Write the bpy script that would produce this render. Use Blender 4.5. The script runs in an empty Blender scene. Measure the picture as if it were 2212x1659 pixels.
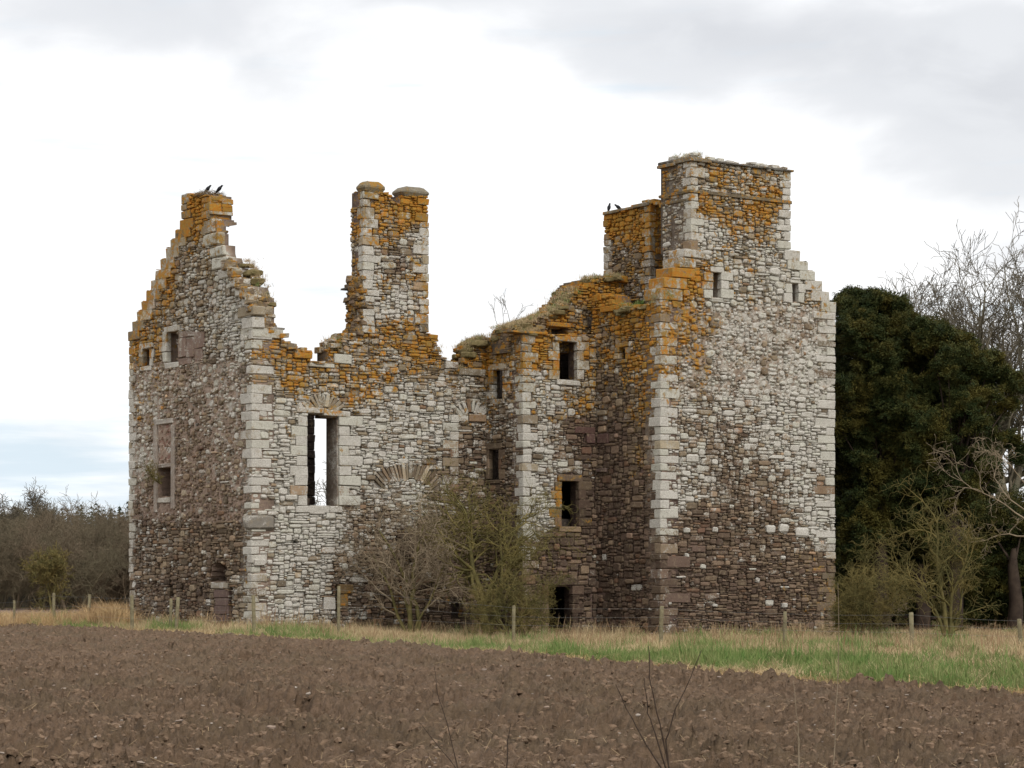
import bpy, math, random
import numpy as np
from mathutils import Vector, Matrix
random.seed(7); np.random.seed(7)
RNG = np.random.default_rng(7)
C = bpy.context.scene.collection
sc = bpy.context.scene
PI = math.pi

# ------------------------------------------------------------------ camera
F = 5500.0; CX = 1106.0; HY = 1265.0; HC = 1.7       # focal, centre, horizon, eye height (measured on the photograph)
cam_d = bpy.data.cameras.new('camera'); cam = bpy.data.objects.new('camera', cam_d); C.objects.link(cam)
cam.location = (0, 0, HC); cam.rotation_euler = (PI/2, 0, 0)
cam_d.sensor_width = 36; cam_d.lens = 36*F/2212; cam_d.shift_y = (HY-829.5)/2212
cam_d.clip_start = 0.5; cam_d.clip_end = 3000
sc.camera = cam

# ------------------------------------------------------------------ world
SUN_EL, SUN_AZ = math.radians(46), math.radians(152)      # azimuth clockwise from +Y (view direction)
w = bpy.data.worlds.new('World'); sc.world = w; w.use_nodes = True
nt = w.node_tree; nt.nodes.clear()
def N(t, typ, **k):
    n = t.nodes.new(typ)
    for a, b in k.items(): setattr(n, a, b)
    return n
def L(t, a, b): t.links.new(a, b)
def math_n(t, op, a, b=None, clamp=False, c=None):
    n = N(t, 'ShaderNodeMath', operation=op, use_clamp=clamp)
    for i, v in enumerate((a, b, c)):
        if v is None: continue
        if hasattr(v, 'is_output'): L(t, v, n.inputs[i])
        else: n.inputs[i].default_value = v
    return n.outputs[0]
def mixc(t, fac, a, b):
    n = N(t, 'ShaderNodeMix', data_type='RGBA')
    for s, v in ((n.inputs[0], fac), (n.inputs[6], a), (n.inputs[7], b)):
        if hasattr(v, 'is_output'): L(t, v, s)
        elif isinstance(v, (int, float)): s.default_value = v
        else: s.default_value = (*v, 1)
    return n.outputs[2]
def smooth(t, v, lo, hi):
    n = N(t, 'ShaderNodeMapRange', interpolation_type='SMOOTHSTEP')
    for s, x in ((n.inputs[0], v), (n.inputs[1], lo), (n.inputs[2], hi)):
        if hasattr(x, 'is_output'): L(t, x, s)
        else: s.default_value = x
    return n.outputs[0]
def noise(t, vec, scale, detail=4, rough=.55, dist=0):
    n = N(t, 'ShaderNodeTexNoise'); n.inputs['Scale'].default_value = scale
    n.inputs['Detail'].default_value = detail; n.inputs['Roughness'].default_value = rough
    n.inputs['Distortion'].default_value = dist
    if vec is not None: L(t, vec, n.inputs['Vector'])
    return n.outputs[0]
tc = N(nt, 'ShaderNodeTexCoord')
sky = N(nt, 'ShaderNodeTexSky', sky_type='NISHITA'); sky.sun_disc = False
sky.sun_elevation = SUN_EL; sky.sun_rotation = SUN_AZ; sky.air_density = 1.2; sky.dust_density = 2.0
bg1 = N(nt, 'ShaderNodeBackground'); bg1.inputs[1].default_value = 0.13; L(nt, sky.outputs[0], bg1.inputs[0])
sep = N(nt, 'ShaderNodeSeparateXYZ'); L(nt, tc.outputs['Generated'], sep.inputs[0])
az = math_n(nt, 'ARCTAN2', sep.outputs[0], sep.outputs[1]); el = math_n(nt, 'ARCSINE', sep.outputs[2])
comb = N(nt, 'ShaderNodeCombineXYZ')
L(nt, math_n(nt, 'MULTIPLY', az, 1.0), comb.inputs[0]); L(nt, math_n(nt, 'MULTIPLY', el, 2.1), comb.inputs[1])
n1 = noise(nt, comb.outputs[0], 5.0, 6, .5, .5)
n2 = noise(nt, comb.outputs[0], 14.0, 5, .5, .3)
n3 = noise(nt, comb.outputs[0], 2.2, 3, .5)
def blob(a0, e0, sa, se):
    a0, e0, sa, se = map(math.radians, (a0, e0, sa, se))
    dx = math_n(nt, 'DIVIDE', math_n(nt, 'SUBTRACT', az, a0), sa); dy = math_n(nt, 'DIVIDE', math_n(nt, 'SUBTRACT', el, e0), se)
    r2 = math_n(nt, 'ADD', math_n(nt, 'MULTIPLY', dx, dx), math_n(nt, 'MULTIPLY', dy, dy))
    return math_n(nt, 'EXPONENT', math_n(nt, 'MULTIPLY', r2, -1.0))
# grey cloud banks
g = None
for a in ((-7.4, 12.7, 3.2, 1.3), (-1.5, 13.6, 4.0, .8), (3.6, 12.2, 4.2, 1.2), (9.0, 11.4, 5.0, 1.7), (10.8, 9.2, 3.0, 1.5), (12, 7.0, 3, .8), (-16, 10, 4, 3), (20, 13, 7, 5), (0, 24, 40, 6)):
    b = blob(*a); g = b if g is None else math_n(nt, 'ADD', g, b)
gn = math_n(nt, 'ADD', g, math_n(nt, 'MULTIPLY', math_n(nt, 'SUBTRACT', n1, .5), 2.2))
gn = math_n(nt, 'ADD', gn, math_n(nt, 'MULTIPLY', math_n(nt, 'SUBTRACT', n2, .5), 1.1))
gm = smooth(nt, gn, .05, 1.25)
white = mixc(nt, smooth(nt, n3, .35, .7), (.99, .99, 1.0), (1.32, 1.32, 1.32))
cloud = mixc(nt, gm, white, (.70, .71, .74)); cloud = mixc(nt, math_n(nt, 'MULTIPLY', gm, smooth(nt, n2, .4, .62)), cloud, (.80, .81, .835))
# pale blue strip low on the left
bl = math_n(nt, 'ADD', blob(-11.5, 3.2, 4.5, .85), blob(-13, 1.0, 7, 1.3))
bl = math_n(nt, 'ADD', bl, math_n(nt, 'MULTIPLY', blob(11.0, 4.6, 4, 1.6), .55))
cb2 = N(nt, 'ShaderNodeCombineXYZ'); L(nt, az, cb2.inputs[0]); L(nt, math_n(nt, 'MULTIPLY', el, 9.0), cb2.inputs[1]); n4 = noise(nt, cb2.outputs[0], 9.0, 5, .55)
bl = math_n(nt, 'ADD', bl, math_n(nt, 'MULTIPLY', math_n(nt, 'SUBTRACT', n4, .5), 2.6))
bl = math_n(nt, 'MULTIPLY', smooth(nt, bl, .1, 1.1), .9)
cloud = mixc(nt, bl, cloud, (.66, .785, .89))
bg2 = N(nt, 'ShaderNodeBackground'); L(nt, cloud, bg2.inputs[0]); bg2.inputs[1].default_value = 1.0
mx = N(nt, 'ShaderNodeMixShader'); mx.inputs[0].default_value = .93
L(nt, bg1.outputs[0], mx.inputs[1]); L(nt, bg2.outputs[0], mx.inputs[2])
wo = N(nt, 'ShaderNodeOutputWorld'); L(nt, mx.outputs[0], wo.inputs[0])

sun_d = bpy.data.lights.new('sun', 'SUN'); sun = bpy.data.objects.new('sun', sun_d); C.objects.link(sun)
sun_d.energy = 1.5; sun_d.angle = math.radians(11); sun_d.color = (1, .97, .92)
sd = Vector((math.sin(SUN_AZ)*math.cos(SUN_EL), math.cos(SUN_AZ)*math.cos(SUN_EL), math.sin(SUN_EL)))
sun.rotation_euler = sd.to_track_quat('Z', 'Y').to_euler(); sun.location = (0, 0, 60)
vs = sc.view_settings; vs.view_transform = 'Standard'; vs.look = 'None'; vs.exposure = 0.1; vs.gamma = 1; vs.use_curve_mapping = False
sc.cycles.max_bounces = 4; sc.cycles.diffuse_bounces = 3

# ------------------------------------------------------------------ helpers
def tag(o, label=None, cat=None, group=None, kind=None):
    if label: o['label'] = label
    if cat: o['category'] = cat
    if group: o['group'] = group
    if kind: o['kind'] = kind
    return o
def empty(name, loc=(0, 0, 0), parent=None):
    o = bpy.data.objects.new(name, None); C.objects.link(o); o.location = loc; o.parent = parent; return o

class MB:
    """mesh collector: vertices, faces and two colour attributes (stone colour, lichen amounts)"""
    def __init__(s): s.v = []; s.f = []; s.c = []; s.l = []
    def add(s, vs_, fs_, c=(.2, .2, .2), l=(0, 0, 0)):
        b = len(s.v); s.v.extend(vs_); s.f.extend([tuple(i+b for i in f) for f in fs_])
        s.c.extend([(*c, 1)]*len(vs_)); s.l.extend([(*l, 1)]*len(vs_))
    def merge(s, o):
        b = len(s.v); s.v += o.v; s.f += [tuple(i+b for i in f) for f in o.f]; s.c += o.c; s.l += o.l
    def build(s, name, mat, parent=None, smooth_=False, attrs=True):
        me = bpy.data.meshes.new(name); me.from_pydata([tuple(v) for v in s.v], [], s.f); me.update()
        if attrs and s.v:
            for nm, d in (('sc', s.c), ('li', s.l)):
                a = me.attributes.new(nm, 'FLOAT_COLOR', 'POINT'); a.data.foreach_set('color', np.array(d, dtype=np.float32).ravel())
        if smooth_: me.polygons.foreach_set('use_smooth', [True]*len(me.polygons))
        me.materials.append(mat)
        o = bpy.data.objects.new(name, me); C.objects.link(o); o.parent = parent
        return o

def principled(name):
    m = bpy.data.materials.new(name); m.use_nodes = True; t = m.node_tree; t.nodes.clear()
    p = N(t, 'ShaderNodeBsdfPrincipled'); o = N(t, 'ShaderNodeOutputMaterial'); L(t, p.outputs[0], o.inputs[0])
    p.inputs['Roughness'].default_value = .9; p.inputs['Specular IOR Level'].default_value = .15
    return m, t, p
def bump(t, p, h, strength, dist):
    b = N(t, 'ShaderNodeBump'); b.inputs['Strength'].default_value = strength; b.inputs['Distance'].default_value = dist
    L(t, h, b.inputs['Height']); L(t, b.outputs[0], p.inputs['Normal'])

# stone: own colour per stone, pale crust and orange lichen growing over it in patches
def make_stone_mat():
    m, t, p = principled('lichen_stone')
    pos = N(t, 'ShaderNodeNewGeometry').outputs['Position']
    sca = N(t, 'ShaderNodeAttribute', attribute_name='sc').outputs['Color']
    lia = N(t, 'ShaderNodeAttribute', attribute_name='li').outputs['Color']
    s = N(t, 'ShaderNodeSeparateColor'); L(t, lia, s.inputs[0])
    W, O, R = s.outputs[0], s.outputs[1], s.outputs[2]
    off = N(t, 'ShaderNodeVectorMath', operation='ADD'); L(t, pos, off.inputs[0])
    cb = N(t, 'ShaderNodeCombineXYZ'); L(t, math_n(t, 'MULTIPLY', R, .6), cb.inputs[0]); L(t, math_n(t, 'MULTIPLY', R, .35), cb.inputs[2]); L(t, cb.outputs[0], off.inputs[1])
    v = off.outputs[0]
    fine = noise(t, v, 18, 6, .65); big = noise(t, v, 2.4, 5, .62, .4); med = noise(t, pos, 7.0, 5, .65, .3)
    tiny = noise(t, v, 55, 3, .6)
    base = mixc(t, math_n(t, 'MULTIPLY', smooth(t, fine, .45, .7), .5), sca, (.05, .035, .028))
    tan = mixc(t, smooth(t, med, .5, .7), base, (.30, .235, .15)); base = mixc(t, .5, base, tan); chips = mixc(t, smooth(t, tiny, .56, .7), base, (.42, .36, .30)); base = mixc(t, math_n(t, 'ADD', math_n(t, 'MULTIPLY', W, .75), .12), base, chips)
    # pale crust lichen
    bigp = noise(t, pos, 1.9, 6, .68, .5); wn = math_n(t, 'ADD', math_n(t, 'MULTIPLY', bigp, .5), math_n(t, 'MULTIPLY', fine, .5))
    th = math_n(t, 'SUBTRACT', .69, math_n(t, 'MULTIPLY', W, .36))
    wm = smooth(t, wn, math_n(t, 'SUBTRACT', th, .05), math_n(t, 'ADD', th, .05))
    wc = mixc(t, smooth(t, tiny, .36, .62), (.36, .33, .28), (.64, .61, .55)); wc = mixc(t, math_n(t, 'MULTIPLY', smooth(t, R, .55, .9), .35), wc, (.48, .48, .38))
    wc = mixc(t, math_n(t, 'MULTIPLY', smooth(t, med, .5, .75), .5), wc, (.42, .43, .34))
    wc = mixc(t, math_n(t, 'MULTIPLY', smooth(t, fine, .52, .66), .5), wc, (.18, .155, .13)); wc = mixc(t, math_n(t, 'MULTIPLY', smooth(t, noise(t, pos, 4.0, 5, .7), .52, .7), .4), wc, (.28, .235, .19))
    col = mixc(t, wm, base, wc)
    # orange lichen
    on = math_n(t, 'ADD', math_n(t, 'MULTIPLY', noise(t, pos, 4.2, 7, .72, .4), .7), math_n(t, 'MULTIPLY', noise(t, pos, 1.3, 3, .5), .3)); on = math_n(t, 'SUBTRACT', on, math_n(t, 'MULTIPLY', smooth(t, tiny, .58, .66), .10))
    th2 = math_n(t, 'SUBTRACT', .655, math_n(t, 'MULTIPLY', O, .285))
    om = smooth(t, on, math_n(t, 'SUBTRACT', th2, .012), math_n(t, 'ADD', th2, .02))
    om = math_n(t, 'MULTIPLY', om, smooth(t, O, .0, .04))
    oc = mixc(t, smooth(t, med, .40, .6), (.42, .165, .020), (.36, .20, .036)); oc = mixc(t, math_n(t, 'MULTIPLY', smooth(t, R, .5, 1.0), .5), oc, (.22, .15, .04))
    oc = mixc(t, math_n(t, 'MULTIPLY', smooth(t, fine, .5, .7), .55), oc, (.17, .09, .025))
    halo = smooth(t, on, math_n(t, 'SUBTRACT', th2, .075), math_n(t, 'SUBTRACT', th2, .005)); halo = math_n(t, 'MULTIPLY', math_n(t, 'MULTIPLY', halo, .62), smooth(t, O, .02, .15))
    col = mixc(t, halo, col, mixc(t, smooth(t, fine, .4, .6), (.27, .19, .07), (.17, .12, .055)))
    col = mixc(t, om, col, oc)
    L(t, col, p.inputs['Base Color'])
    h = math_n(t, 'ADD', fine, math_n(t, 'MULTIPLY', tiny, .4))
    bump(t, p, h, .75, .03)
    return m
M_STONE = make_stone_mat()

def simple_mat(name, c1, c2, scale=6, rough=.9, bumpd=.01, var=0.0, c3=None):
    m, t, p = principled(name)
    pos = N(t, 'ShaderNodeNewGeometry').outputs['Position']
    n = noise(t, pos, scale, 5, .6)
    col = mixc(t, smooth(t, n, .35, .65), c1, c2)
    if c3: 
        rnd = N(t, 'ShaderNodeObjectInfo').outputs['Random']
        col = mixc(t, math_n(t, 'MULTIPLY', rnd, 1.0), col, c3)
    L(t, col, p.inputs['Base Color']); p.inputs['Roughness'].default_value = rough
    if bumpd: bump(t, p, noise(t, pos, scale*5, 3, .6), .6, bumpd)
    return m

def gz(x, y):
    """height of the ground: it falls gently towards the tower on the right"""
    def st(v): v = np.clip(v, 0, 1); return v*v*(3-2*v)
    return -.42*st((x+9)/9)*st((y-56)/26)*(1-st((y-112)/30))*(1-st((abs(x)-45)/20))
# ------------------------------------------------------------------ faces
TH = math.atan(.72)
A = Vector((math.cos(TH), math.sin(TH), 0)); B = Vector((math.sin(TH), -math.cos(TH), 0))   # A recedes to the right, B comes forward to the right
NA, NB = B.copy(), -A.copy()                 # outward normals: a face running along A looks towards B, one along B looks towards -A
Z = Vector((0, 0, 1))
def on_ray(px, depth): return Vector(((px-CX)/F*depth, depth, 0))
def walk(P, d, px):                          # from P along d until it stands at px
    k = (px-CX)/F
    s = (k*P.y-P.x)/(d.x-k*d.y); return P+d*s
P1 = on_ray(544, 93.0); P0 = walk(P1, B, 279); P2 = walk(P1, A, 1050); P3 = walk(P2, B, 1130); P4 = walk(P3, A, 1288)
P5 = walk(P4, B, 1427); P6 = walk(P5, A, 1804)

class Face:
    def __init__(s, O, u, n): s.O = O.copy(); s.u = u; s.n = n
    def uv(s, px, py):
        d = Vector(((px-CX)/F, 1, -(py-HY)/F)); o = Vector((0, 0, HC))
        t = (s.O-o).dot(s.n)/d.dot(s.n); p = o+d*t
        return ((p-s.O).dot(s.u), p.z)
    def P(s, U, V, D=0): return s.O+s.u*U+Z*V+s.n*D
    def px(s, U, V):
        p = s.P(U, V); return (CX+F*p.x/p.y, HY-F*(p.z-HC)/p.y)

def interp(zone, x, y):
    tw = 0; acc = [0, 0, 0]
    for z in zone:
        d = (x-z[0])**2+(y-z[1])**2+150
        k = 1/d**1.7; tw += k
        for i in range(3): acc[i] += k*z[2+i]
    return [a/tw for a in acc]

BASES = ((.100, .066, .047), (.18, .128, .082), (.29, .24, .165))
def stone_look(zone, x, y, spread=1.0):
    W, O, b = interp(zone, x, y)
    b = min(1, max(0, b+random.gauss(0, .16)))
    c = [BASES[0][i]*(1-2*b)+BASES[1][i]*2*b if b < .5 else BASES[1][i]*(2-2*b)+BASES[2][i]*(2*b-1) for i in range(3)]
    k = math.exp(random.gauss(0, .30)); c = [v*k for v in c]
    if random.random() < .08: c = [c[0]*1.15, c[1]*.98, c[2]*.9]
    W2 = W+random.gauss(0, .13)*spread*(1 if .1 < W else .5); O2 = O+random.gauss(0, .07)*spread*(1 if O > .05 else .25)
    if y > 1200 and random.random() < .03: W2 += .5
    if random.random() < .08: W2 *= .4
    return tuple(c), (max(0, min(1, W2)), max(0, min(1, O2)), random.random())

# chamfered, slightly irregular block
_cb = []
def _cbox_faces():
    idx = {}; vs_ = []
    for sx in (-1, 1):
        for sy in (-1, 1):
            for sz in (-1, 1):
                for a in range(3): idx[(sx, sy, sz, a)] = len(vs_); vs_.append((sx, sy, sz, a))
    fs = []
    for a in range(3):
        b, c = (a+1) % 3, (a+2) % 3
        for s in (-1, 1):
            q = []
            for sb, sc_ in ((-1, -1), (1, -1), (1, 1), (-1, 1)):
                k = [0, 0, 0]; k[a] = s; k[b] = sb; k[c] = sc_; q.append(idx[(*k, a)])
            fs.append(q if s > 0 else q[::-1])
    for a in range(3):       # edges run along a, join the faces b and c
        b, c = (a+1) % 3, (a+2) % 3
        for sb in (-1, 1):
            for sc_ in (-1, 1):
                k0 = [0]*3; k1 = [0]*3; k0[a] = -1; k1[a] = 1
                for k in (k0, k1): k[b] = sb; k[c] = sc_
                q = [idx[(*k0, b)], idx[(*k1, b)], idx[(*k1, c)], idx[(*k0, c)]]
                fs.append(q if sb*sc_ > 0 else q[::-1])
    for sx in (-1, 1):
        for sy in (-1, 1):
            for sz in (-1, 1):
                q = [idx[(sx, sy, sz, i)] for i in range(3)]
                fs.append(q if sx*sy*sz > 0 else q[::-1])
    return vs_, fs
CBV, CBF = _cbox_faces()
def cbox(c, hx, hy, hz, ch=.02, jit=.012):
    """block centred on c with half-axis vectors hx, hy, hz"""
    ls = [h.length for h in (hx, hy, hz)]; us = [h/max(l, 1e-6) for h, l in zip((hx, hy, hz), ls)]
    jj = {}
    out = []
    for sx, sy, sz, a in CBV:
        k = (sx, sy, sz)
        if k not in jj: jj[k] = Vector([random.uniform(-jit, jit) for _ in range(3)])
        p = c+jj[k]
        for i, s in enumerate(k):
            e = ls[i]-(0 if i == a else min(ch, ls[i]*.4)); p = p+us[i]*(s*e)
        out.append(p)
    return out, CBF

class Wall:
    def __init__(s, name, face, outline, holes=(), thick=.9, zone=(), style='flat', parent=None, part=None, core=True, corecol=(.17, .135, .105), label=None):
        s.face = face; s.zone = zone; s.style = style; s.name = name; s.thick = thick; s.corecol = corecol
        s.out = [face.uv(*p) for p in outline]
        s.holes = [[face.uv(*p) for p in h] for h in holes]
        s.feat = []; s.core = core; s.stones = []
        if part is None:
            s.part = None; s.parent = parent
        else: s.part = part
    def rect(s, u0, v0, u1, v1): s.feat.append((min(u0, u1), min(v0, v1), max(u0, u1), max(v0, v1)))
WALLS = []
castle = empty('ruined_castle', (P1.x, P1.y, 0))
tag(castle, 'roofless ruined castle of rubble stone with crow-stepped gables, tall chimneys and orange lichen', 'castle')
INV = Matrix.Translation(-castle.location)

def localise(mb):
    o = castle.location
    mb.v = [v-o for v in mb.v]
    return mb

def in_poly(U, V, poly):
    ins = np.zeros(U.shape, bool); n = len(poly)
    for i in range(n):
        x0, y0 = poly[i]; x1, y1 = poly[(i+1) % n]
        if y0 == y1: continue
        c = ((y0 > V) != (y1 > V)) & (U < (x1-x0)*(V-y0)/(y1-y0)+x0)
        ins ^= c
    return ins

def build_core(w):
    """solid mortar-and-hearting body of a wall, a little behind its stone faces"""
    cs = .1; us = [p[0] for p in w.out]; vs_ = [p[1] for p in w.out]
    u0, u1, v0, v1 = min(us), max(us), -.55, max(vs_)
    nu = max(1, int(round((u1-u0)/cs))); nv = max(1, int(round((v1-v0)/cs))); du = (u1-u0)/nu; dv = (v1-v0)/nv
    U, V = np.meshgrid(u0+(np.arange(nu)+.5)*du, v0+(np.arange(nv)+.5)*dv)
    ok = in_poly(U, V, w.out)
    for h in w.holes:
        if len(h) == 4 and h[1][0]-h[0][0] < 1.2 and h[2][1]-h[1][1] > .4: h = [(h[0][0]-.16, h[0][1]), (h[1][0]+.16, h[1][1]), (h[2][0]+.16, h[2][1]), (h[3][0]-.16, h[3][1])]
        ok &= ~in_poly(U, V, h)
    mb = MB(); f = w.face; ids = {}
    def vert(i, j, side):
        k = (i, j, side)
        if k not in ids:
            uu = u0+i*du; vv = v0+j*dv; dk = 1.0 if side == 0 else .45  # back side darkened: interior shade painted in so openings look black
            e = .006 if (i in (0, nu)) else .0
            d = 0 if side == 0 else -w.thick+.04
            ids[k] = len(mb.v)
            if i == 0: uu += .03
            if i == nu: uu -= .03
            x, y = f.px(uu, vv)
            if side == 1 and w.name == 'gable_wall' and y > 482: d = -float(np.interp(y, (482, 545, 640), (.5, .5, w.thick-.04)))
            if side == 0: d = (-.024 if (w.style(x, y) if callable(w.style) else w.style) == 'round' else -.105)+random.uniform(-.018, .02)
            mb.v.append(f.P(uu, vv, d))
            W, O, b = interp(w.zone, x, y) if w.zone else (.1, .1, .3)
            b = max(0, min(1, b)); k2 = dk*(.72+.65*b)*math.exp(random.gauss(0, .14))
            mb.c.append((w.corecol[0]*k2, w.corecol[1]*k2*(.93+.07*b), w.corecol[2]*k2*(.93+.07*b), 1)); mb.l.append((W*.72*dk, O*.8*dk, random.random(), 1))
        return ids[k]
    for j in range(nv):
        for i in range(nu):
            if not ok[j, i]: continue
            flip = f.u.cross(Z).dot(f.n) < 0
            q = [vert(i, j, 0), vert(i+1, j, 0), vert(i+1, j+1, 0), vert(i, j+1, 0)]
            r = [vert(i, j, 1), vert(i, j+1, 1), vert(i+1, j+1, 1), vert(i+1, j, 1)]
            mb.f.append(tuple(q[::-1] if flip else q)); mb.f.append(tuple(r[::-1] if flip else r))
            for (di, dj, a, b) in ((-1, 0, (i, j+1), (i, j)), (1, 0, (i+1, j), (i+1, j+1)), (0, -1, (i, j), (i+1, j)), (0, 1, (i+1, j+1), (i, j+1))):
                ii, jj = i+di, j+dj
                if 0 <= ii < nu and 0 <= jj < nv and ok[jj, ii]: continue
                q = [vert(*a, 0), vert(*a, 1), vert(*b, 1), vert(*b, 0)]
                mb.f.append(tuple(q[::-1] if flip else q))
    return mb

def pillow(f, U, V, w_, h_, e, prot, back, k=8, jit=.07, rot=0.0):
    vs_ = []; pts = []
    for i in range(k):
        t = (i+.5+random.uniform(-.22, .22))/k*2*PI
        cx, sx = math.cos(t), math.sin(t)
        x = math.copysign(abs(cx)**e, cx)*(1+random.uniform(-jit, jit)); y = math.copysign(abs(sx)**e, sx)*(1+random.uniform(-jit, jit))
        x *= w_/2; y *= h_/2
        pts.append((x*math.cos(rot)-y*math.sin(rot), x*math.sin(rot)+y*math.cos(rot)))
    tu, tv = random.uniform(-.05, .05), random.uniform(-.09, .03)
    ch = min(.045, min(w_, h_)*.3)
    s2x = max(.3, 1-2*ch/w_); s2y = max(.3, 1-2*ch/h_)
    for sx_, sy_, d, tl in ((1, 1, back, 0), (1, 1, prot-ch*.75, 0), (s2x, s2y, prot, 1)):
        for x, y in pts: vs_.append(f.P(U+x*sx_, V+y*sy_, d+tl*(x*tu+y*tv+random.uniform(-.006, .006))))
    fs = []
    for r in range(2):
        for i in range(k):
            a, b = r*k+i, r*k+(i+1) % k; fs.append((a, b, b+k, a+k))
    fs.append(tuple(range(2*k, 3*k)))
    if f.u.cross(Z).dot(f.n) < 0: fs = [q[::-1] for q in fs]
    return vs_, fs

STY = {  # width range, height range, squareness exponent, gap, protrusion
    'flat': ((.20, .92), (.06, .27), .48, .014, .045),
    'slab': ((.15, .55), (.045, .12), .45, .010, .04),
    'round': ((.17, .52), (.12, .34), .78, .06, .065),
    'block': ((.28, .95), (.17, .38), .40, .035, .03),
    'mix': ((.15, .68), (.07, .30), .58, .022, .05)}
def fill(w):
    cs = .04; f = w.face
    us = [p[0] for p in w.out]; vs_ = [p[1] for p in w.out]
    u0, u1, v0, v1 = min(us), max(us), -.55, max(vs_)
    nu = int((u1-u0)/cs)+1; nv = int((v1-v0)/cs)+1
    U, V = np.meshgrid(u0+(np.arange(nu)+.5)*cs, v0+(np.arange(nv)+.5)*cs)
    free = in_poly(U, V, w.out)
    for h in w.holes: free &= ~in_poly(U, V, h)
    inside = free.copy()
    for r in w.feat: free &= ~((U > r[0]) & (U < r[2]) & (V > r[1]) & (V < r[3]))
    for j in range(nv):
        i = 0; row = free[j]
        while i < nu:
            if not row[i]: i += 1; continue
            x, y = f.px(u0+i*cs, v0+j*cs)
            st = w.style(x, y) if callable(w.style) else w.style
            (wa, wb), (ha, hb), e, gap, pr = STY[st]
            ww = int(round((wa+(wb-wa)*random.random()**1.7)/cs)); hh = max(1, int(round((ha+(hb-ha)*random.random()**1.3)/cs)))
            if random.random() < .22: ww = max(2, ww//3); hh = max(1, hh//2)
            run = 0
            while run < ww and i+run < nu and row[i+run]: run += 1
            if run == ww and i+run < nu and row[i+run] and (i+run+1 >= nu or not row[i+run+1]): run += 1
            ww = run; h2 = 1
            while h2 < hh and j+h2 < nv and free[j+h2, i:i+ww].all(): h2 += 1
            h2 = min(h2, max(1, int(ww*.95)))
            free[j:j+h2, i:i+ww] = False
            if ww*h2 <= 1 and random.random() < .6: i += ww; continue
            if ww*h2 < 24 and random.random() < .03: i += ww; continue
            W_, H_ = max(.028, ww*cs-gap), max(.026, h2*cs-gap*.8)
            uc, vc = u0+(i+ww/2)*cs, v0+(j+h2/2)*cs
            edge = not inside[max(0, j-1):j+h2+1, max(0, i-1):i+ww+1].all() or i == 0 or j+h2 >= nv or i+ww >= nu
            uc += .05*math.sin(vc*2.3+uc*.7)*math.sin(vc*.9)*(not edge); vc += (.045*math.sin(uc*1.7+vc*.8)+.02*math.sin(uc*4.1+1.3))*(not edge)
            x, y = f.px(uc, vc)
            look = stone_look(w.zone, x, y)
            prot = random.uniform(-.035, pr)+ (.01 if edge else 0)
            if random.random() < .06: prot -= .05
            k = 8 if ww*h2 > 8 else 6
            rot = random.gauss(0, .06) if st in ('flat', 'slab', 'mix') else random.gauss(0, .22 if st == 'round' else .03)
            rot = max(-.3, min(.3, rot))*min(1, H_/max(W_, .01)*2)
            pv = pillow(f, uc, vc, W_*random.uniform(.96, 1.06), H_*random.uniform(.98, 1.1), e, prot, -.1 if not edge else -random.uniform(.3, .5), k, .12 if st != 'block' else .06, rot)
            w.stones.append((W_*H_, pv, look))
            i += ww

# ------------------------------------------------------------------ the castle's walls: lichen and colour zones measured as (x, y, pale, orange, tone)
ZG = [(300,740,0.35,0.6,0.7),(400,440,0.3,0.8,0.7),(470,440,0.3,0.8,0.7),(340,610,0.35,0.62,0.7),(430,600,0.5,0.18,0.7),(500,600,0.8,0.15,0.9),(520,700,0.85,0.05,0.9),(430,690,0.5,0.15,0.7),
      (310,850,0.61,0.3,0.7),(420,800,0.46,0.04,0.65),(400,950,0.28,0.02,0.55),(500,950,0.48,0.03,0.7),(290,1000,0.75,0,0.8),(300,1150,0.41,0,0.35),(450,1150,0.2,0,0.42),(400,1300,0.2,0,0.25),(520,1300,0.36,0.15,0.6),(350,1050,0.24,0,0.45),(470,850,0.54,0.06,0.7)]
ZW = [(830,500,.5,.6,.6),(910,600,.6,.5,.7),(800,620,.7,.35,.8),(700,830,.5,.45,.7),(840,790,.5,.5,.7),(580,760,.4,.55,.7),(640,800,.45,.6,.7),(600,900,.85,.12,.9),(600,1050,.9,.02,.9),(620,1150,.9,0,.9),(600,1300,.85,0,.8),(700,1150,.85,0,.8),(760,820,.5,.5,.7),(800,950,.8,.06,.8),(850,1050,.75,0,.7),
      (880,850,.7,.25,.7),(950,760,.4,.6,.6),(930,900,.75,.1,.7),(990,850,.6,.25,.6),(800,1130,.4,.02,.4),(740,1270,.4,.05,.3),(860,1250,.08,.12,.1),(960,1200,.06,.02,.05),(1020,1000,.3,.0,.3),(900,1320,.05,.18,.1),(680,1250,.75,0,.6),
      (1030,760,.2,.6,.4),(800,430,.4,.72,.7),(900,430,.2,.95,.7),(850,480,.45,.6,.7),(800,560,.8,.3,.8),(865,570,.3,.1,.2),(900,550,.65,.4,.8),(850,650,.8,.22,.8),(820,735,.5,.55,.7),(920,740,.35,.75,.6)]
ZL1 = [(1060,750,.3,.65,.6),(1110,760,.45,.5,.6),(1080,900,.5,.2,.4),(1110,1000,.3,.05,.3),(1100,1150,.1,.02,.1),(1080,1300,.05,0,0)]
ZS = [(1150,760,.35,.75,.7),(1220,730,.35,.65,.7),(1180,850,.75,.3,.8),(1260,850,.45,.45,.6),(1160,1000,.92,.02,.9),(1220,1000,.5,.15,.5),(1270,950,.05,0,.05),(1150,1120,.9,0,.9),(1200,1190,.1,.12,.1),(1270,1100,0,0,.02),(1200,1300,.02,0,.02)]
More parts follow.
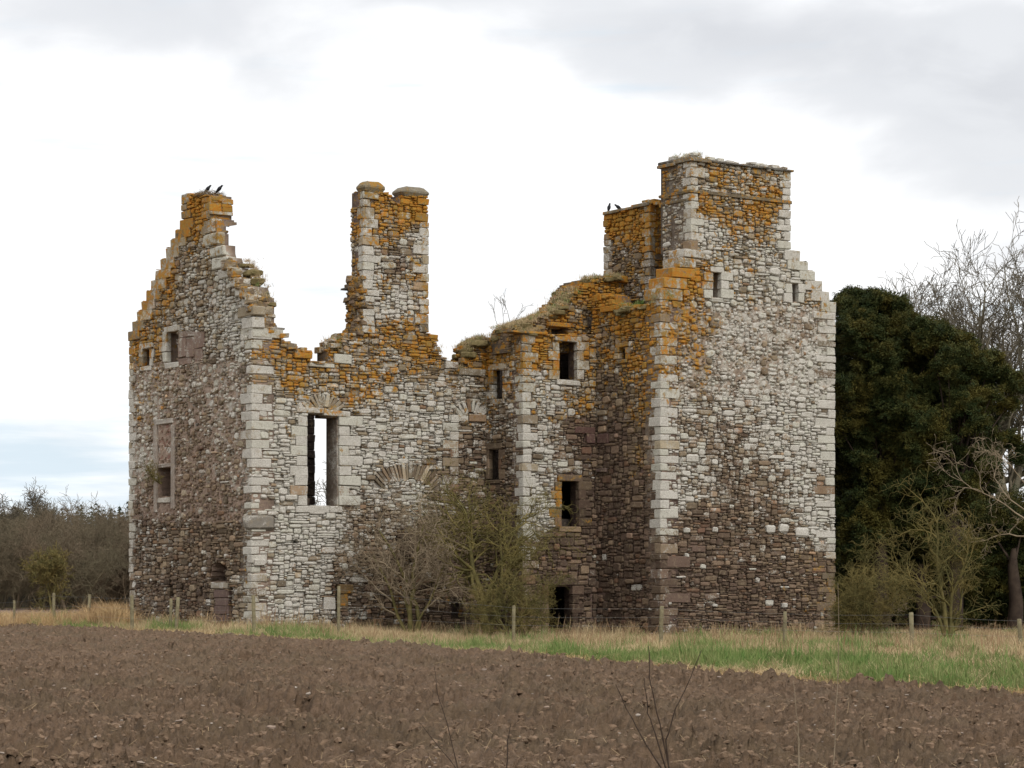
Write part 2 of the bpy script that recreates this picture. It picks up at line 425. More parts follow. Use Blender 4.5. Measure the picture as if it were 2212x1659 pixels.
ZL2 = [(1300,630,.2,.85,.6),(1400,690,.3,.75,.6),(1320,750,.3,.5,.6),(1400,780,.3,.68,.6),(1300,850,.2,.2,.4),(1400,850,.25,.55,.5),(1400,950,.12,.3,.35),(1320,950,.02,0,.08),(1400,1100,.04,.04,.12),(1330,1150,.02,0,.02),(1350,1300,.03,0,.02)]
ZT = [(1500,620,.35,.8,.6),(1525,700,.5,.55,.6),(1460,740,.4,.6,.6),(1540,440,.4,.65,.6),(1660,520,.6,.45,.7),(1600,600,.75,.3,.8),(1440,840,.7,.3,.7),(1560,760,.65,.25,.6),(1460,600,.35,.75,.7),(1450,700,.5,.6,.7),(1480,780,.6,.4,.7),(1550,560,.7,.4,.8),(1650,560,.85,.15,.9),(1560,650,.85,.15,.9),(1700,600,.85,.12,.9),(1780,640,.75,.35,.8),(1600,720,.8,.06,.7),(1700,700,.65,.15,.6),
      (1600,850,.72,.03,.55),(1440,950,.95,0,.9),(1500,950,.55,0,.5),(1560,950,.42,.02,.45),(1700,900,.8,0,.6),(1790,800,.97,0,1),(1450,1080,.8,0,.6),(1600,1050,.42,.02,.4),(1750,1050,.65,0,.5),(1500,1150,.14,.04,.18),
      (1650,1150,.22,.05,.3),(1790,1130,.95,0,.9),(1600,1250,.08,.04,.1),(1750,1250,.08,.12,.15),(1450,1250,.1,0,.02),(1650,1340,.03,0,.05),(1790,980,.97,0,1),(1790,1240,.1,.35,.3),
      (1530,400,.6,.5,.8),(1620,380,.65,.4,.8),(1650,450,.4,.75,.7),(1580,480,.5,.6,.7),(1540,500,.85,.15,.9),(1690,500,.85,.2,.9),(1600,540,.65,.35,.8),(1450,400,.4,.55,.6),(1470,470,.6,.12,.6),(1440,520,.5,.2,.6)]
ZR = [(1340,480,.1,.95,.6),(1400,500,.4,.65,.7),(1340,560,.35,.3,.4)]

def stG(x, y): return 'round' if 780 < y < 1130 and random.random() < .8 else ('mix' if y < 780 else ('flat' if random.random() < .5 else 'mix'))
def stW(x, y):
    if y < 700: return 'flat' if random.random() < .6 else 'mix'
    if x > 780 and y < 1100: return 'slab' if random.random() < .45 else 'flat'
    return 'flat' if random.random() < .65 else 'mix'
def stT(x, y):
    if y < 660: return 'mix' if random.random() < .7 else 'flat'
    if y < 860: return 'round' if random.random() < .75 else 'mix'
    if y < 1140: return 'mix' if random.random() < .6 else 'flat'
    return 'slab' if random.random() < .5 else 'flat'
def stL2(x, y): return 'mix' if y < 880 else ('block' if random.random() < .6 else 'mix')
def stS(x, y): return ('mix' if random.random() < .6 else 'flat') if y < 930 or x < 1200 else ('block' if random.random() < .6 else 'flat')

def part(name): 
    o = empty(name, (0, 0, 0), castle); return o
def hrect(x0, y0, x1, y1): return [(x0, y1), (x1, y1), (x1, y0), (x0, y0)]
def rag(pts, s=2.5):          # ragged broken edge between the given points
    out = []
    for (a, b), (c, d) in zip(pts, pts[1:]):
        n = max(1, int(math.hypot(c-a, d-b)/9)); out.append((a, b))
        for i in range(1, n): out.append((a+(c-a)*i/n+random.uniform(-s, s), b+(d-b)*i/n+random.uniform(-s, s)))
    out.append(pts[-1]); return out

fG = Face(P0, B, NB); fW = Face(P1, A, NA); fL1 = Face(P2, B, NB); fS = Face(P3, A, NA); fL2 = Face(P4, B, NB); fT = Face(P5, A, NA)
BY = 1420
# crow steps of the left gable, left side then right side
gl = [(279,716),(288,694),(298,671),(308,650),(319,627),(329,604),(338,582),(349,558),(361,534),(371,515),(380,495),(390,474)]
gr = [(452,474),(462,505),(470,532),(482,556),(494,580),(506,602),(520,620),(534,641),(544,662)]
out = [(279, BY), (279, 718)]
for (x, y), (x2, y2) in zip(gl, gl[1:]+[(392, 474)]): out += [(x, y), (x2, y)]
out += [(392, 419), (452, 421), (452, 474)]
for (x, y), (x2, y2) in zip(gr, gr[1:]): out += [(x2, y), (x2, y2)]
out += [(544, BY)]
g_open = [hrect(359,716,383,783), hrect(307,753,323,791), hrect(345,1012,366,1073), rag([(450,1256),(454,1222),(470,1212),(486,1222),(490,1256),(450,1256)],3)[:-1],
          hrect(494,1268,502,1345), hrect(331,1256,338,1270), hrect(366,1264,373,1292)]
pG = part('gable_wall'); wG = Wall('gable_wall', fG, out, g_open, 1.0, ZG, stG, part=pG, corecol=(.30, .225, .175)); WALLS.append(wG)
pW = part('hall_wall')
w_out = [(544, BY), (544, 711), (608, 711)] + rag([(608,713),(612,728),(619,740),(633,758)]) + [(674,760),(672,780),(690,783),(711,786),(711,751)] + rag([(711,751),(722,741),(733,730),(752,719)]) + \
        [(926, 719)] + rag([(926,719),(934,726),(945,744),(948,764),(965,774)]) + [(966,780),(985,780),(986,795),(1012,795),(1009,766),(1016,750),(1036,736),(1050,730),(1062,730),(1062, BY)]
w_open = [[(665,1092),(733,1092),(733,900),(706,899),(700,893),(665,893)], hrect(976,1293,999,1338), hrect(726,1262,732,1335), rag([(632,1168),(640,1164),(646,1172),(634,1176),(632,1168)],1)[:-1], hrect(698,874,718,880), hrect(1004,885,1030,893)]
wW = Wall('hall_wall', fW, w_out, w_open, .9, ZW, stW, part=pW); WALLS.append(wW)
# tall chimney on the hall wall
pC = part('chimney_stack')
c_out = [(785, 719)] + [(785, 410), (838, 417), (848, 432), (866, 441), (866, 424), (926, 421), (926, 719)]
wC = Wall('chimney_stack', fW, [(x, y) for x, y in c_out], [], .9, ZW, stW, part=pC, corecol=(.16, .11, .09)); wC.vmin = fW.uv(800, 719)[1]; WALLS.append(wC)
PCc = walk(P1, A, 785); fCl = Face(PCc-B*.9, B, NB)      # its left cheek
# lower part of the cheek carries masonry that steps out to x=754
wCl = Wall('cheek', fCl, [(759, 722), (757, 464), (759, 448), (785, 446), (785, 722)], [], .5, [(770,470,.4,.65,.7),(770,560,.4,.4,.6),(770,680,.2,.3,.3)], 'mix', part=pC, core=False); wCl.vmin = fCl.uv(770, 722)[1]; WALLS.append(wCl)
wCu = Wall('cheek_top', fCl, [(775, 450), (776, 412), (785, 410), (785, 450)], [], .5, ZW, 'mix', part=pC, core=False); wCu.vmin = fCl.uv(780, 452)[1]; WALLS.append(wCu)

pL1 = part('stair_side_wall')
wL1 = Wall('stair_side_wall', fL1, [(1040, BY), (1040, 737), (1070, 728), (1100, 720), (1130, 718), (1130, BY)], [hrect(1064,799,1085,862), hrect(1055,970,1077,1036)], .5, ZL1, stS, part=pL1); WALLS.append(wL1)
pS = part('stair_front_wall')
wS = Wall('stair_front_wall', fS, [(1130, BY), (1130, 718), (1190, 721), (1250, 724), (1298, 724), (1298, BY)], [hrect(1209,738,1247,820), hrect(1214,1040,1251,1137), hrect(1186,1265,1237,1420), hrect(1262,937,1267,957)], .8, ZS, stS, part=pS, corecol=(.20, .14, .115)); WALLS.append(wS)
pL2 = part('court_wall')
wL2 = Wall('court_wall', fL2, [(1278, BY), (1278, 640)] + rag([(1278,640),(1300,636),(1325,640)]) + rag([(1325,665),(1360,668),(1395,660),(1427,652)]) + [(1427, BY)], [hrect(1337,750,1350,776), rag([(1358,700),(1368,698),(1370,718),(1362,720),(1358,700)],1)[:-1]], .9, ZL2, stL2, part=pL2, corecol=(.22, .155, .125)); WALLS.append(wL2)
pT = part('tower_wall')
tl = [(1427,625),(1436,601),(1453,580),(1468,558),(1480,540)]
tr = [(1727,542),(1743,564),(1758,585),(1774,607),(1790,629),(1804,653)]
out = [(1427, BY)]
for (x, y), (x2, y2) in zip(tl, tl[1:]+[(1493, 540)]): out += [(x, y), (x2, y)]
out += [(1708, 540)]
for (x, y), (x2, y2) in zip(tr, tr[1:]+[(1804, 653)]): out += [(x, y), (x, y2)]
out += [(1804, 653), (1804, BY)]
wT = Wall('tower_wall', fT, out, [hrect(1541,588,1558,644), hrect(1712,612,1725,654), hrect(1786,853,1795,880)], 1.0, ZT, stT, part=pT, corecol=(.26, .20, .15)); WALLS.append(wT)
pM = part('chimney_stack')
wM = Wall('chimney_stack', fT, [(1493, 540)] + [(1493, 345), (1540, 350), (1600, 355), (1660, 361), (1708, 368), (1708, 540)], [], 1.9, ZT, stT, part=pM); wM.vmin = fT.uv(1600, 540)[1]; WALLS.append(wM)
PMc = walk(P5, A, 1493); fMl = Face(PMc-B*1.9, B, NB)
wMl = Wall('cheek', fMl, [(1431, 600), (1431, 365), (1460, 355), (1493, 345), (1493, 600)], [rag([(1450,470),(1458,462),(1456,500),(1460,560),(1448,566),(1450,500),(1450,470)],1.5)[:-1]], .5, ZT, 'mix', part=pM, core=False); wMl.vmin = fMl.uv(1470, 600)[1]; WALLS.append(wMl)
# rear chimney, set back behind the court wall
PR = on_ray(1404, 99.6); PR0 = walk(PR, B, 1304); fR = Face(PR0, B, NB); fRa = Face(PR, A, NA)
pR = part('chimney_stack')
wR = Wall('chimney_stack', fR, [(1304, 650), (1304, 462), (1340, 456), (1370, 446), (1404, 438), (1404, 650)], [hrect(1312,518,1325,530)], 1.1, ZR, 'mix', part=pR); wR.vmin = fR.uv(1350, 655)[1]; WALLS.append(wR)
wRa = Wall('cheek', fRa, [(1404, 650), (1404, 438), (1425, 440), (1432, 440), (1432, 650)], [], .5, [(1415,500,.2,.85,.7),(1415,620,.3,.6,.5)], 'mix', part=pR, core=False); wRa.vmin = fRa.uv(1410, 655)[1]; WALLS.append(wRa)
# gable chimney: its right cheek
PGc = walk(P0, B, 452); fGr = Face(PGc, A, NA)
pGc = part('chimney_stack')
wGr = Wall('cheek', fGr, [(452, 520), (452, 424), (478, 426), (500, 434), (499, 472), (491, 486), (484, 500), (480, 530), (452, 530)], [], .9, ZG, 'mix', part=pGc, core=False); wGr.vmin = fGr.uv(465, 530)[1]; WALLS.append(wGr)
# broken wall-head mass over the stair (vault with turf on it) and rear walls that close the block
fV = Face(P3-B*.7, A, NA)
pV = part('vault')
wV = Wall('vault', fV, [(1150,760)] + rag([(1150,699),(1170,690),(1198,676),(1222,660),(1235,640),(1250,620),(1270,603),(1300,600),(1330,596),(1400,598),(1440,598)],2) + [(1440,760)], [hrect(1192,708,1224,722)], 1.5, [(1150,700,.1,.4,.3),(1200,690,.2,.75,.6),(1250,680,.2,.5,.5),(1300,610,.2,.85,.6),(1400,620,.2,.7,.5)], 'mix', part=pV); wV.vmin = fV.uv(1200, 760)[1]; WALLS.append(wV)
wV2 = Wall('vault', fV, [(1100,760)] + rag([(1100,713),(1150,702)],1.5) + [(1150,760)], [], 1.2, [(1120,700,.1,.4,.4)], 'mix', part=pV); wV2.vmin = fV.uv(1120, 760)[1]; WALLS.append(wV2)
PV2 = walk(fV.O, A, 1100); fVc = Face(PV2-B*1.2, B, NB); wVc = Wall('cheek', fVc, [(1058,745),(1060,717),(1100,713),(1100,745)], [], .4, [(1080,730,.15,.4,.4)], 'mix', part=pV, core=False); wVc.vmin = 0; WALLS.append(wVc)

# ------------------------------------------------------------------ dressed stones: quoins, crow steps, lintels, jambs, sills, arches
def block(name, zone, px, py, c, hx, hy, hz, parent, ch=.02, jit=.012, look=None, label=None):
    v, fs = cbox(c, hx, hy, hz, ch, jit); lk = look or stone_look(zone, px, py, .7)
    mb = MB(); mb.add(v, fs, lk[0], lk[1]); o = localise(mb).build(name, M_STONE, parent)
    if label: o['label'] = label
    return o
def flook(zone, px, py, dW=.2, dO=0, tone=.25):
    W, O, b = interp(zone, px, py); O = O*.78; c, l = stone_look([(px, py, W+dW, O+dO, min(1, b+tone))], px, py, .45); return c, l
def quoins(corner, dA, dB, z0, z1, zone, wallsA, wallsB, parent, la=(.34, .75), lb=(.34, .75), hh=(.24, .38), dz=0):
    """corner stones bonded into both faces; dA and dB lead away from the corner along the two faces"""
    z = z0; k = random.randint(0, 1)
    while z < z1-.12:
        h = min(random.uniform(*hh), z1-z)
        if z1-z-h < .14: h = z1-z
        a = random.uniform(la[1]*.75, la[1]) if k else random.uniform(la[0]*.8, la[0]*1.15)
        if random.random() < .2: a *= .7
        b = random.uniform(lb[1]*.75, lb[1]) if not k else random.uniform(lb[0]*.8, lb[0]*1.15)
        k = 1-k
        if random.random() < .09 and z > 1: z += h; continue
        pr = random.uniform(-.004, .028)
        mid = corner+dA*(a/2)+dB*(b/2)+Z*(z+h/2)
        q = corner+Z*(z+h/2); px, py = CX+F*q.x/q.y, HY-F*(q.z-HC)/q.y
        block('quoin', zone, px, py, mid-(dA+dB)*pr/2, dA*(a/2+pr/2), dB*(b/2+pr/2), Z*(h/2-random.uniform(.004, .012)), parent, random.uniform(.012, .035), .017, flook(zone, px, py, .15, 0, .2))
        for wl, (d, ln) in [(x, (dA, a)) for x in wallsA]+[(x, (dB, b)) for x in wallsB]:
            u0 = (corner-wl.face.O).dot(wl.face.u); u1 = u0+d.dot(wl.face.u)*ln
            wl.rect(u0-.02*(1 if u1 > u0 else -1), z, u1, z+h)
        z += h
def top(face, px, py): return face.uv(px, py)[1]
quoins(P1, -B, A, -.5, top(fW, 544, 1112)-.35, ZG+ZW, [wG], [wW], pG)
quoins(P1, -B, A, top(fW, 544, 1100), top(fW, 544, 711), ZG+ZW, [wG], [wW], pG, la=(.38, .85), lb=(.4, .95))
quoins(P0, B, A, -.5, top(fG, 279, 716), ZG, [wG], [], pG, la=(.3, .6))
quoins(P3, -B, A, -.5, top(fS, 1130, 722), ZS, [wL1], [wS], pS, la=(.3, .55), lb=(.38, .75))
quoins(P5, -B, A, -.5, top(fT, 1427, 625), ZT, [wL2], [wT], pT, la=(.35, .7), lb=(.4, .95))
quoins(P6, -A, -B, -.5, top(fT, 1804, 655), ZT, [wT], [], pT, la=(.45, 1.15))
quoins(PCc, A, -B, top(fW, 785, 719), top(fW, 785, 446), ZW, [wC], [wCl], pC, la=(.45, .8), lb=(.3, .5))
quoins(PCc, A, -B, top(fW, 785, 446), top(fW, 785, 412), ZW, [wC], [wCu], pC, la=(.45, .8), lb=(.25, .3))
PCr = walk(P1, A, 926); quoins(PCr, -A, -B, top(fW, 926, 719), top(fW, 926, 421), ZW, [wC], [], pC, la=(.35, .75))
quoins(PMc, A, -B, top(fT, 1493, 540), top(fT, 1493, 347), ZT, [wM], [wMl], pM, la=(.35, .7), lb=(.35, .6))
PMr = walk(P5, A, 1708); quoins(PMr, -A, -B, top(fT, 1708, 540), top(fT, 1708, 369), ZT, [wM], [], pM, la=(.35, .75))
quoins(PR, -B, A, top(fR, 1404, 650), top(fR, 1404, 440), ZR, [wR], [wRa], pR, la=(.35, .6), lb=(.3, .35))
quoins(PR0, B, A, top(fR, 1304, 650), top(fR, 1304, 464), ZR, [wR], [], pR, la=(.4, .7))
quoins(PGc, -B, A, top(fG, 452, 520), top(fG, 452, 424), ZG, [wG], [wGr], pGc, la=(.4, .7), lb=(.35, .6))
quoins(walk(P0, B, 392), B, A, top(fG, 392, 474), top(fG, 392, 421), ZG, [wG], [], pGc, la=(.35, .7))

def fblock(name, wl, x0, y0, x1, y1, parent, depth=.35, pr=.015, look=None, dW=.15, dO=0, mark=True, ch=.022, rot=0, tone=.2, zone=None, jit=.016):
    """dressed block covering the photo rectangle on a wall"""
    f = wl.face; ua, ub = f.uv(x0, y1)[0], f.uv(x1, y0)[0]; va, vb = f.uv((x0+x1)/2, y1)[1], f.uv((x0+x1)/2, y0)[1]
    if rot: R_ = Matrix.Rotation(rot, 3, f.n)
    c = f.P((ua+ub)/2, (va+vb)/2, pr-depth/2); hu, hv = abs(ub-ua)/2-.004, abs(vb-va)/2-.004
    ux, zx = f.u, Z
    if rot: ux, zx = R_ @ f.u, R_ @ Z
    zz = zone or wl.zone
    o = block(name, zz, (x0+x1)/2, (y0+y1)/2, c, ux*hu, f.n*(depth/2), zx*hv, parent, ch, jit, look or flook(zz, (x0+x1)/2, (y0+y1)/2, dW, dO, tone))
    if mark: wl.rect(ua, va, ub, vb)
    return o
def crow(wl, steps, parent, side, nextx, width):
    for (x, y), (x2, y2) in zip(steps, nextx):
        if side < 0: fblock('crow_step', wl, x-1.5, y-1, x2+width*random.uniform(.5, 1), y2-.5, parent, .95, .03, None, .1, .08)
        else: fblock('crow_step', wl, x2-width*random.uniform(.5, 1), y-1, x+1.5, y2-.5, parent, .95, .03, None, .2, 0)
crow(wG, gl[::-1], pG, -1, [(x, 0) for x, y in gl[::-1]], 0) if False else None
for i, (x, y) in enumerate(gl):
    yb = gl[i-1][1] if i else 736
    fblock('crow_step', wG, x-1.5, y-1, x+random.uniform(22, 34), yb-1, pG, 1.0, .03, None, .05, .1)
for (x, y), (x2, y2) in zip(gr, gr[1:]):
    fblock('crow_step', wG, x2-random.uniform(22, 40), y-1+random.uniform(-1, 2), x2+random.uniform(-3, 2), y2-1, pG, random.uniform(.35, .5), random.uniform(0, .04), None, .2, .02, ch=.04, jit=.03)
for (x, y), (x2, y2) in zip(gr[-1:], [(544, 711)]):
    fblock('crow_step', wG, x2-30, y, x2+6, y+22, pG, .5, .03, None, .1, .05, ch=.04, jit=.02); fblock('crow_step', wG, x2-22, y+23, x2+4, 710, pG, .5, .03, None, .1, .05, ch=.04, jit=.02)
for i, (x, y) in enumerate(tl):
    yb = tl[i-1][1] if i else 650
    fblock('crow_step', wT, x-1.5, y-1, x+random.uniform(34, 52), yb-1, pT, 1.0, .03, None, .1, .05)
for i, (x, y) in enumerate(tr):
    yb = tr[i+1][1] if i+1 < len(tr) else 676
    fblock('crow_step', wT, x-random.uniform(26, 42), y-1, x+1.5, yb-1, pT, 1.0, .03, None, .15, .05)

def opening(wl, x0, y0, x1, y1, parent, jw=(10, 22), jh=17, lint=13, sill=9, ext=6, dW=.15, dO=0, depth=.25, right=True, left=True, zone=None, tone=.2):
    if lint: fblock('lintel', wl, x0-ext*1.6, y0-lint, x1+ext*1.6, y0, parent, depth, .02, None, dW, dO, tone=tone, zone=zone)
    if sill: fblock('sill', wl, x0-ext, y1, x1+ext, y1+sill, parent, depth, .03, None, dW, dO, tone=tone, zone=zone)
    n = max(1, round((y1-y0)/jh)); h = (y1-y0)/n
    for i in range(n):
        if left: fblock('jamb_stone', wl, x0-(jw[1] if i % 2 else jw[0])*random.uniform(.85, 1.1), y0+i*h, x0, y0+(i+1)*h, parent, depth, .012, None, dW, dO, tone=tone, zone=zone)
        if right: fblock('jamb_stone', wl, x1, y0+i*h, x1+(jw[0] if i % 2 else jw[1])*random.uniform(.85, 1.1), y0+(i+1)*h, parent, depth, .012, None, dW, dO, tone=tone, zone=zone)
opening(wG, 359,716,383,783, pG, (9, 16), 22, 12, 12, 3, right=False, dW=.3)
for i, (x0, y0, x1, y1) in enumerate(((384,714,418,728),(384,729,400,772),(401,729,418,772),(384,773,412,788),(419,716,440,752),(419,753,436,780))):
    fblock('facing_stone', wG, x0, y0, x1, y1, pG, .3, -.01, ((.215, .145, .115), (.38, .1, random.random())))
opening(wG, 307,753,323,791, pG, (7, 8), 19, 13, 10, 4, dW=.35, right=True)
# tall blocked window of the gable: moulded surround
gk = ((.30, .25, .21), (.35, .0, .4))
fblock('window_surround', wG, 333,917,340,1108, pG, .3, .05, gk); fblock('window_surround', wG, 371,917,378,1100, pG, .3, .05, gk); fblock('lintel', wG, 334,905,374,916, pG, .3, .05, ((.36, .32, .28), (.5, 0, .3)))
fblock('window_surround', wG, 341,1002,370,1010, pG, .3, .02, gk); fblock('sill', wG, 341,1075,368,1086, pG, .3, .03, ((.36, .32, .26), (.5, 0, .3)))
yy = 918
for i in range(5):
    h = random.uniform(13, 19); fblock('infill_stone', wG, 341, yy, 370, yy+h-1, pG, .2, -.05, ((.27, .155, .12), (.15+.5*(i == 3), 0, random.random()))); yy += h
wG.rect(*fG.uv(333, 1110), *fG.uv(379, 905))
fblock('sill', wG, 456,1258,492,1272, pG, .4, .03, ((.30, .26, .2), (.4, .1, .5)))
for y in (1272, 1290, 1308, 1326): fblock('jamb_stone', wG, 462+random.uniform(-3, 3), y+2, 493, y+19, pG, .3, .02, ((.15, .10, .085), (.1, 0, .5)))
# hall window, relieving arches
fblock('lintel', wW, 641,879,700,893, pW, .5, .03, None, .1); fblock('lintel', wW, 700,886,757,900, pW, .5, .035, None, .1, rot=-.03)
n = 9; y0, y1 = 899, 1092; h = (y1-y0)/n
for i in range(n):
    ws = (34, 18) if i % 2 else (20, 40)
    for x0, x1 in ((665-ws[0]-random.uniform(0, 8), 665), (733, 733+ws[1]*1.1+random.uniform(0, 10))):
        fblock('jamb_stone', wW, x0, y0+i*h, x1, y0+(i+1)*h, pW, .5, .012, None, .1)
fblock('sill', wW, 640,1093,712,1108, pW, .5, .03, None, .15); fblock('sill', wW, 713,1093,740,1108, pW, .5, .03, None, .15)
def arch(wl, cx, cy, r0, r1, a0, a1, n, parent, dW=.05, squash=1.0, name='voussoir'):
    f = wl.face; uc, vc = f.uv(cx, cy); s = abs(f.uv(cx+10, cy)[0]-uc)/10; sv = abs(f.uv(cx, cy-10)[1]-vc)/10
    for i in range(n):
        t0 = a0+(a1-a0)*i/n; t1 = a0+(a1-a0)*(i+1)/n; tm = math.radians((t0+t1)/2); rm = (r0+r1)/2*random.uniform(.95, 1.05)
        c = f.P(uc+math.cos(tm)*rm*s, vc+math.sin(tm)*rm*sv*squash, -.165+random.uniform(0, .04))
        d = (f.u*math.cos(tm)*s+Z*math.sin(tm)*sv*squash).normalized(); tt = d.cross(f.n).normalized()
        wd = math.radians(abs(a1-a0)/n)*rm*s/2*random.uniform(.55, 1.0)
        block(name, wl.zone, cx, cy, c, d*((r1-r0)/2*s), f.n*.15, tt*wd, parent, .012, .012, flook(wl.zone, cx, cy, dW, 0, 0))
        wl.rect(*[v for v in (uc+math.cos(tm)*rm*s-(r1-r0)*.3*s, vc+math.sin(tm)*rm*sv*squash-(r1-r0)*.4*sv, uc+math.cos(tm)*rm*s+(r1-r0)*.3*s, vc+math.sin(tm)*rm*sv*squash+(r1-r0)*.4*sv)])
arch(wW, 700, 902, 27, 52, 28, 152, 11, pW, -.15)
arch(wW, 1018, 915, 27, 50, 35, 145, 8, pW)
arch(wW, 880, 1100, 68, 100, 40, 140, 19, pW, -.25)
fblock('lintel', wW, 975,896,1012,911, pW, .4, .03, None, .1); fblock('lintel', wW, 1013,896,1050,911, pW, .4, .03, None, -.3)
for i in range(8):
    y = 913+i*19; fblock('jamb_stone', wW, 991-(18 if i % 2 else 34), y, 991, y+19, pW, .4, .015, None, .1)
fblock('boulder', wW, 537,1110,594,1146, pW, .6, .07, ((.20, .18, .15), (.35, 0, .2)), ch=.12, jit=.04)
fblock('coping_stone', wW, 544,706,611,730, pW, .9, .05, None, .3, -.3)
fblock('coping_stone', wW, 636,762,674,774, pW, .6, .05, None, -.2, .3); fblock('loose_stone', wW, 650,750,664,760, pW, .3, .0, None, .2, -.2)
fblock('coping_stone', wW, 668,784,722,794, pW, .8, .04, None, .2, -.3); fblock('coping_stone', wW, 962,781,990,796, pW, .8, .04, None, .2, -.3)
fblock('coping_stone', wW, 716,735,748,739, pW, .7, .06, None, -.1, -.1); fblock('coping_stone', wW, 722,765,760,786, pW, .6, .04, None, .2, -.3)
fblock('coping_stone', wW, 992,797,1048,811, pW, .8, .05, None, .2, -.3)
# pilaster-like lower corner stone pieces and white corbel
fblock('corbel', wW, 548,1209,570,1222, pW, .4, .12, ((.5, .48, .44), (.9, 0, .2)))
fblock('jamb_stone', wW, 733,1262,763,1283, pW, .4, .02, ((.20, .13, .06), (.1, .3, .2))); fblock('jamb_stone', wW, 733,1284,752,1310, pW, .4, .02, ((.20, .13, .06), (.1, .4, .2))); fblock('jamb_stone', wW, 700,1290,725,1318, pW, .4, .02, None, .2)
fblock('lintel', wW, 968,1278,1012,1292, pW, .4, .03, None, -.2); 
# chimney caps and string courses
def slab(name, wl, x0, y0, x1, y1, parent, d0, d1, look=None, ch=.02, dW=.1, dO=0, mark=False, jit=.012):
    f = wl.face; ua, ub = f.uv(x0, y1)[0], f.uv(x1, y0)[0]; va, vb = f.uv((x0+x1)/2, y1)[1], f.uv((x0+x1)/2, y0)[1]
    c = f.P((ua+ub)/2, (va+vb)/2, (d0+d1)/2)
    o = block(name, wl.zone, (x0+x1)/2, (y0+y1)/2, c, f.u*abs(ub-ua)/2, f.n*abs(d1-d0)/2, Z*abs(vb-va)/2, parent, ch, jit, look or flook(wl.zone, (x0+x1)/2, (y0+y1)/2, dW, dO))
    if mark: wl.rect(ua, va, ub, vb)
    return o
def cap(wl, x0, x1, yt, yb, parent, d0, d1, look):
    f = wl.face; u0, v0 = f.uv(x0, yb); u1, v1 = f.uv(x1, yt); mb = MB(); vs_ = []
    hw, hd = (u1-u0)/2, (d1-d0)/2; uc, dc = (u0+u1)/2, (d0+d1)/2
    for z, k in ((v0, .80), (v0+(v1-v0)*.38, 1.0), (v0+(v1-v0)*.55, .98), (v0+(v1-v0)*.9, .72), (v1, .55)):
        for i in range(12):
            t = (i+.5)/12*2*PI; cx = math.copysign(abs(math.cos(t))**.25, math.cos(t)); sx = math.copysign(abs(math.sin(t))**.25, math.sin(t))
            vs_.append(f.P(uc+cx*hw*k+random.uniform(-.01, .01), z+random.uniform(-.012, .012), dc+sx*hd*k))
    fs = [(r*12+i, r*12+(i+1) % 12, (r+1)*12+(i+1) % 12, (r+1)*12+i) for r in range(4) for i in range(12)]+[tuple(range(48, 60)), tuple(range(11, -1, -1))]
    mb.add(vs_, fs, *look); localise(mb).build('chimney_cap', M_STONE, parent)
cap(wC, 785, 833, 394, 413, pC, -.62, .06, ((.20, .165, .11), (.12, .5, .9)))
cap(wC, 868, 929, 406, 422, pC, -.8, .06, ((.20, .175, .13), (.2, .25, .9)))
# tower chimney: slab course top, string course, loose stones
slab('slab_course', wM, 1490,422,1709,428, pM, -1.9, .05, ((.14, .11, .07), (.25, .45, .5)), .01); slab('slab_course', wMl, 1430,433,1492,438, pM, -.3, .05, ((.14, .11, .07), (.25, .45, .5)), .01)
for i, x in enumerate(range(1500, 1700, 22)):
    y = 342+(x-1500)*.12
    slab('slab_course', wM, x-9, y+1, x+13, y+5, pM, -1.95, .10, ((.11, .10, .085), (.25, .1, .5)), .008)
slab('slab_course', wM, 1432+58, 338, 1500, 343, pM, -1.95, .12, ((.11, .10, .085), (.2, .1, .5)))
mbx = MB()
for i in range(60):
    x = random.uniform(1497, 1700); y = 342+(x-1500)*.118; hmax = 11 if x < 1545 else (7 if 1600 < x < 1665 else 3)
    s_ = random.uniform(.06, .2); u, v = fT.uv(x, y-random.uniform(0, hmax)); v_, f_ = cbox(fT.P(u, v, -random.uniform(0, 1.7)), A*s_, B*s_*.8, Z*s_*random.uniform(.25, .5), .02, .02); lk = stone_look([(0,0,.75,.2,.8)], 0, 0); mbx.add(v_, f_, *lk)
wMtop = mbx
# left slab tips
fbl = Face(PMc-B*1.9, B, NB)
for (fx, x0, x1, y0, y1, pp) in ((wMl, 1424, 1462, 355, 361, pM), (wMl, 1458, 1498, 343, 351, pM), (wR, 1341, 1372, 449, 454, pR), (wR, 1368, 1404, 440, 447, pR), (wR, 1306, 1342, 455, 462, pR)):
    slab('slab_course', fx, x0, y0, x1, y1, pp, -.9, .12, ((.16, .13, .09), (.4, .4, .5)), .012)
for x, y in ((1395, 434), (1408, 433), (1420, 436), (1432, 441)): slab('coping_stone', wR, x-7, y-2, x+7, y+7, pR, -.5, .05, ((.25, .2, .1), (.4, .6, .5)))
# gable chimney head: projecting blocks on the right cheek
slab('slab_course', wGr, 452,458,501,465, pGc, -.6, .10, ((.33, .27, .18), (.5, .5, .5)), .012)
slab('coping_stone', wGr, 456,424,479,434, pGc, -.5, .05, None, .02, 0, .2); slab('coping_stone', wGr, 479,430,503,442, pGc, -.5, .05, None, .02, .2, 0)
slab('coping_stone', wGr, 480,443,502,458, pGc, -.4, .04, None, .02, -.1, .4); slab('coping_stone', wGr, 452,442,478,457, pGc, -.4, .04, None, .02, -.1, .4)
slab('slab_course', wGr, 500,575,529,579, pG, -.5, .0, ((.14, .11, .09), (.2, .1, .4)), .008)
slab('slab_course', wW, 590,708,614,712, pW, -.6, .06, ((.2, .18, .15), (.4, .1, .4)), .008)
slab('slab_course', wCl, 745,622,764,626, pC, -.3, .2, ((.12, .11, .09), (.2, .1, .4)), .008)
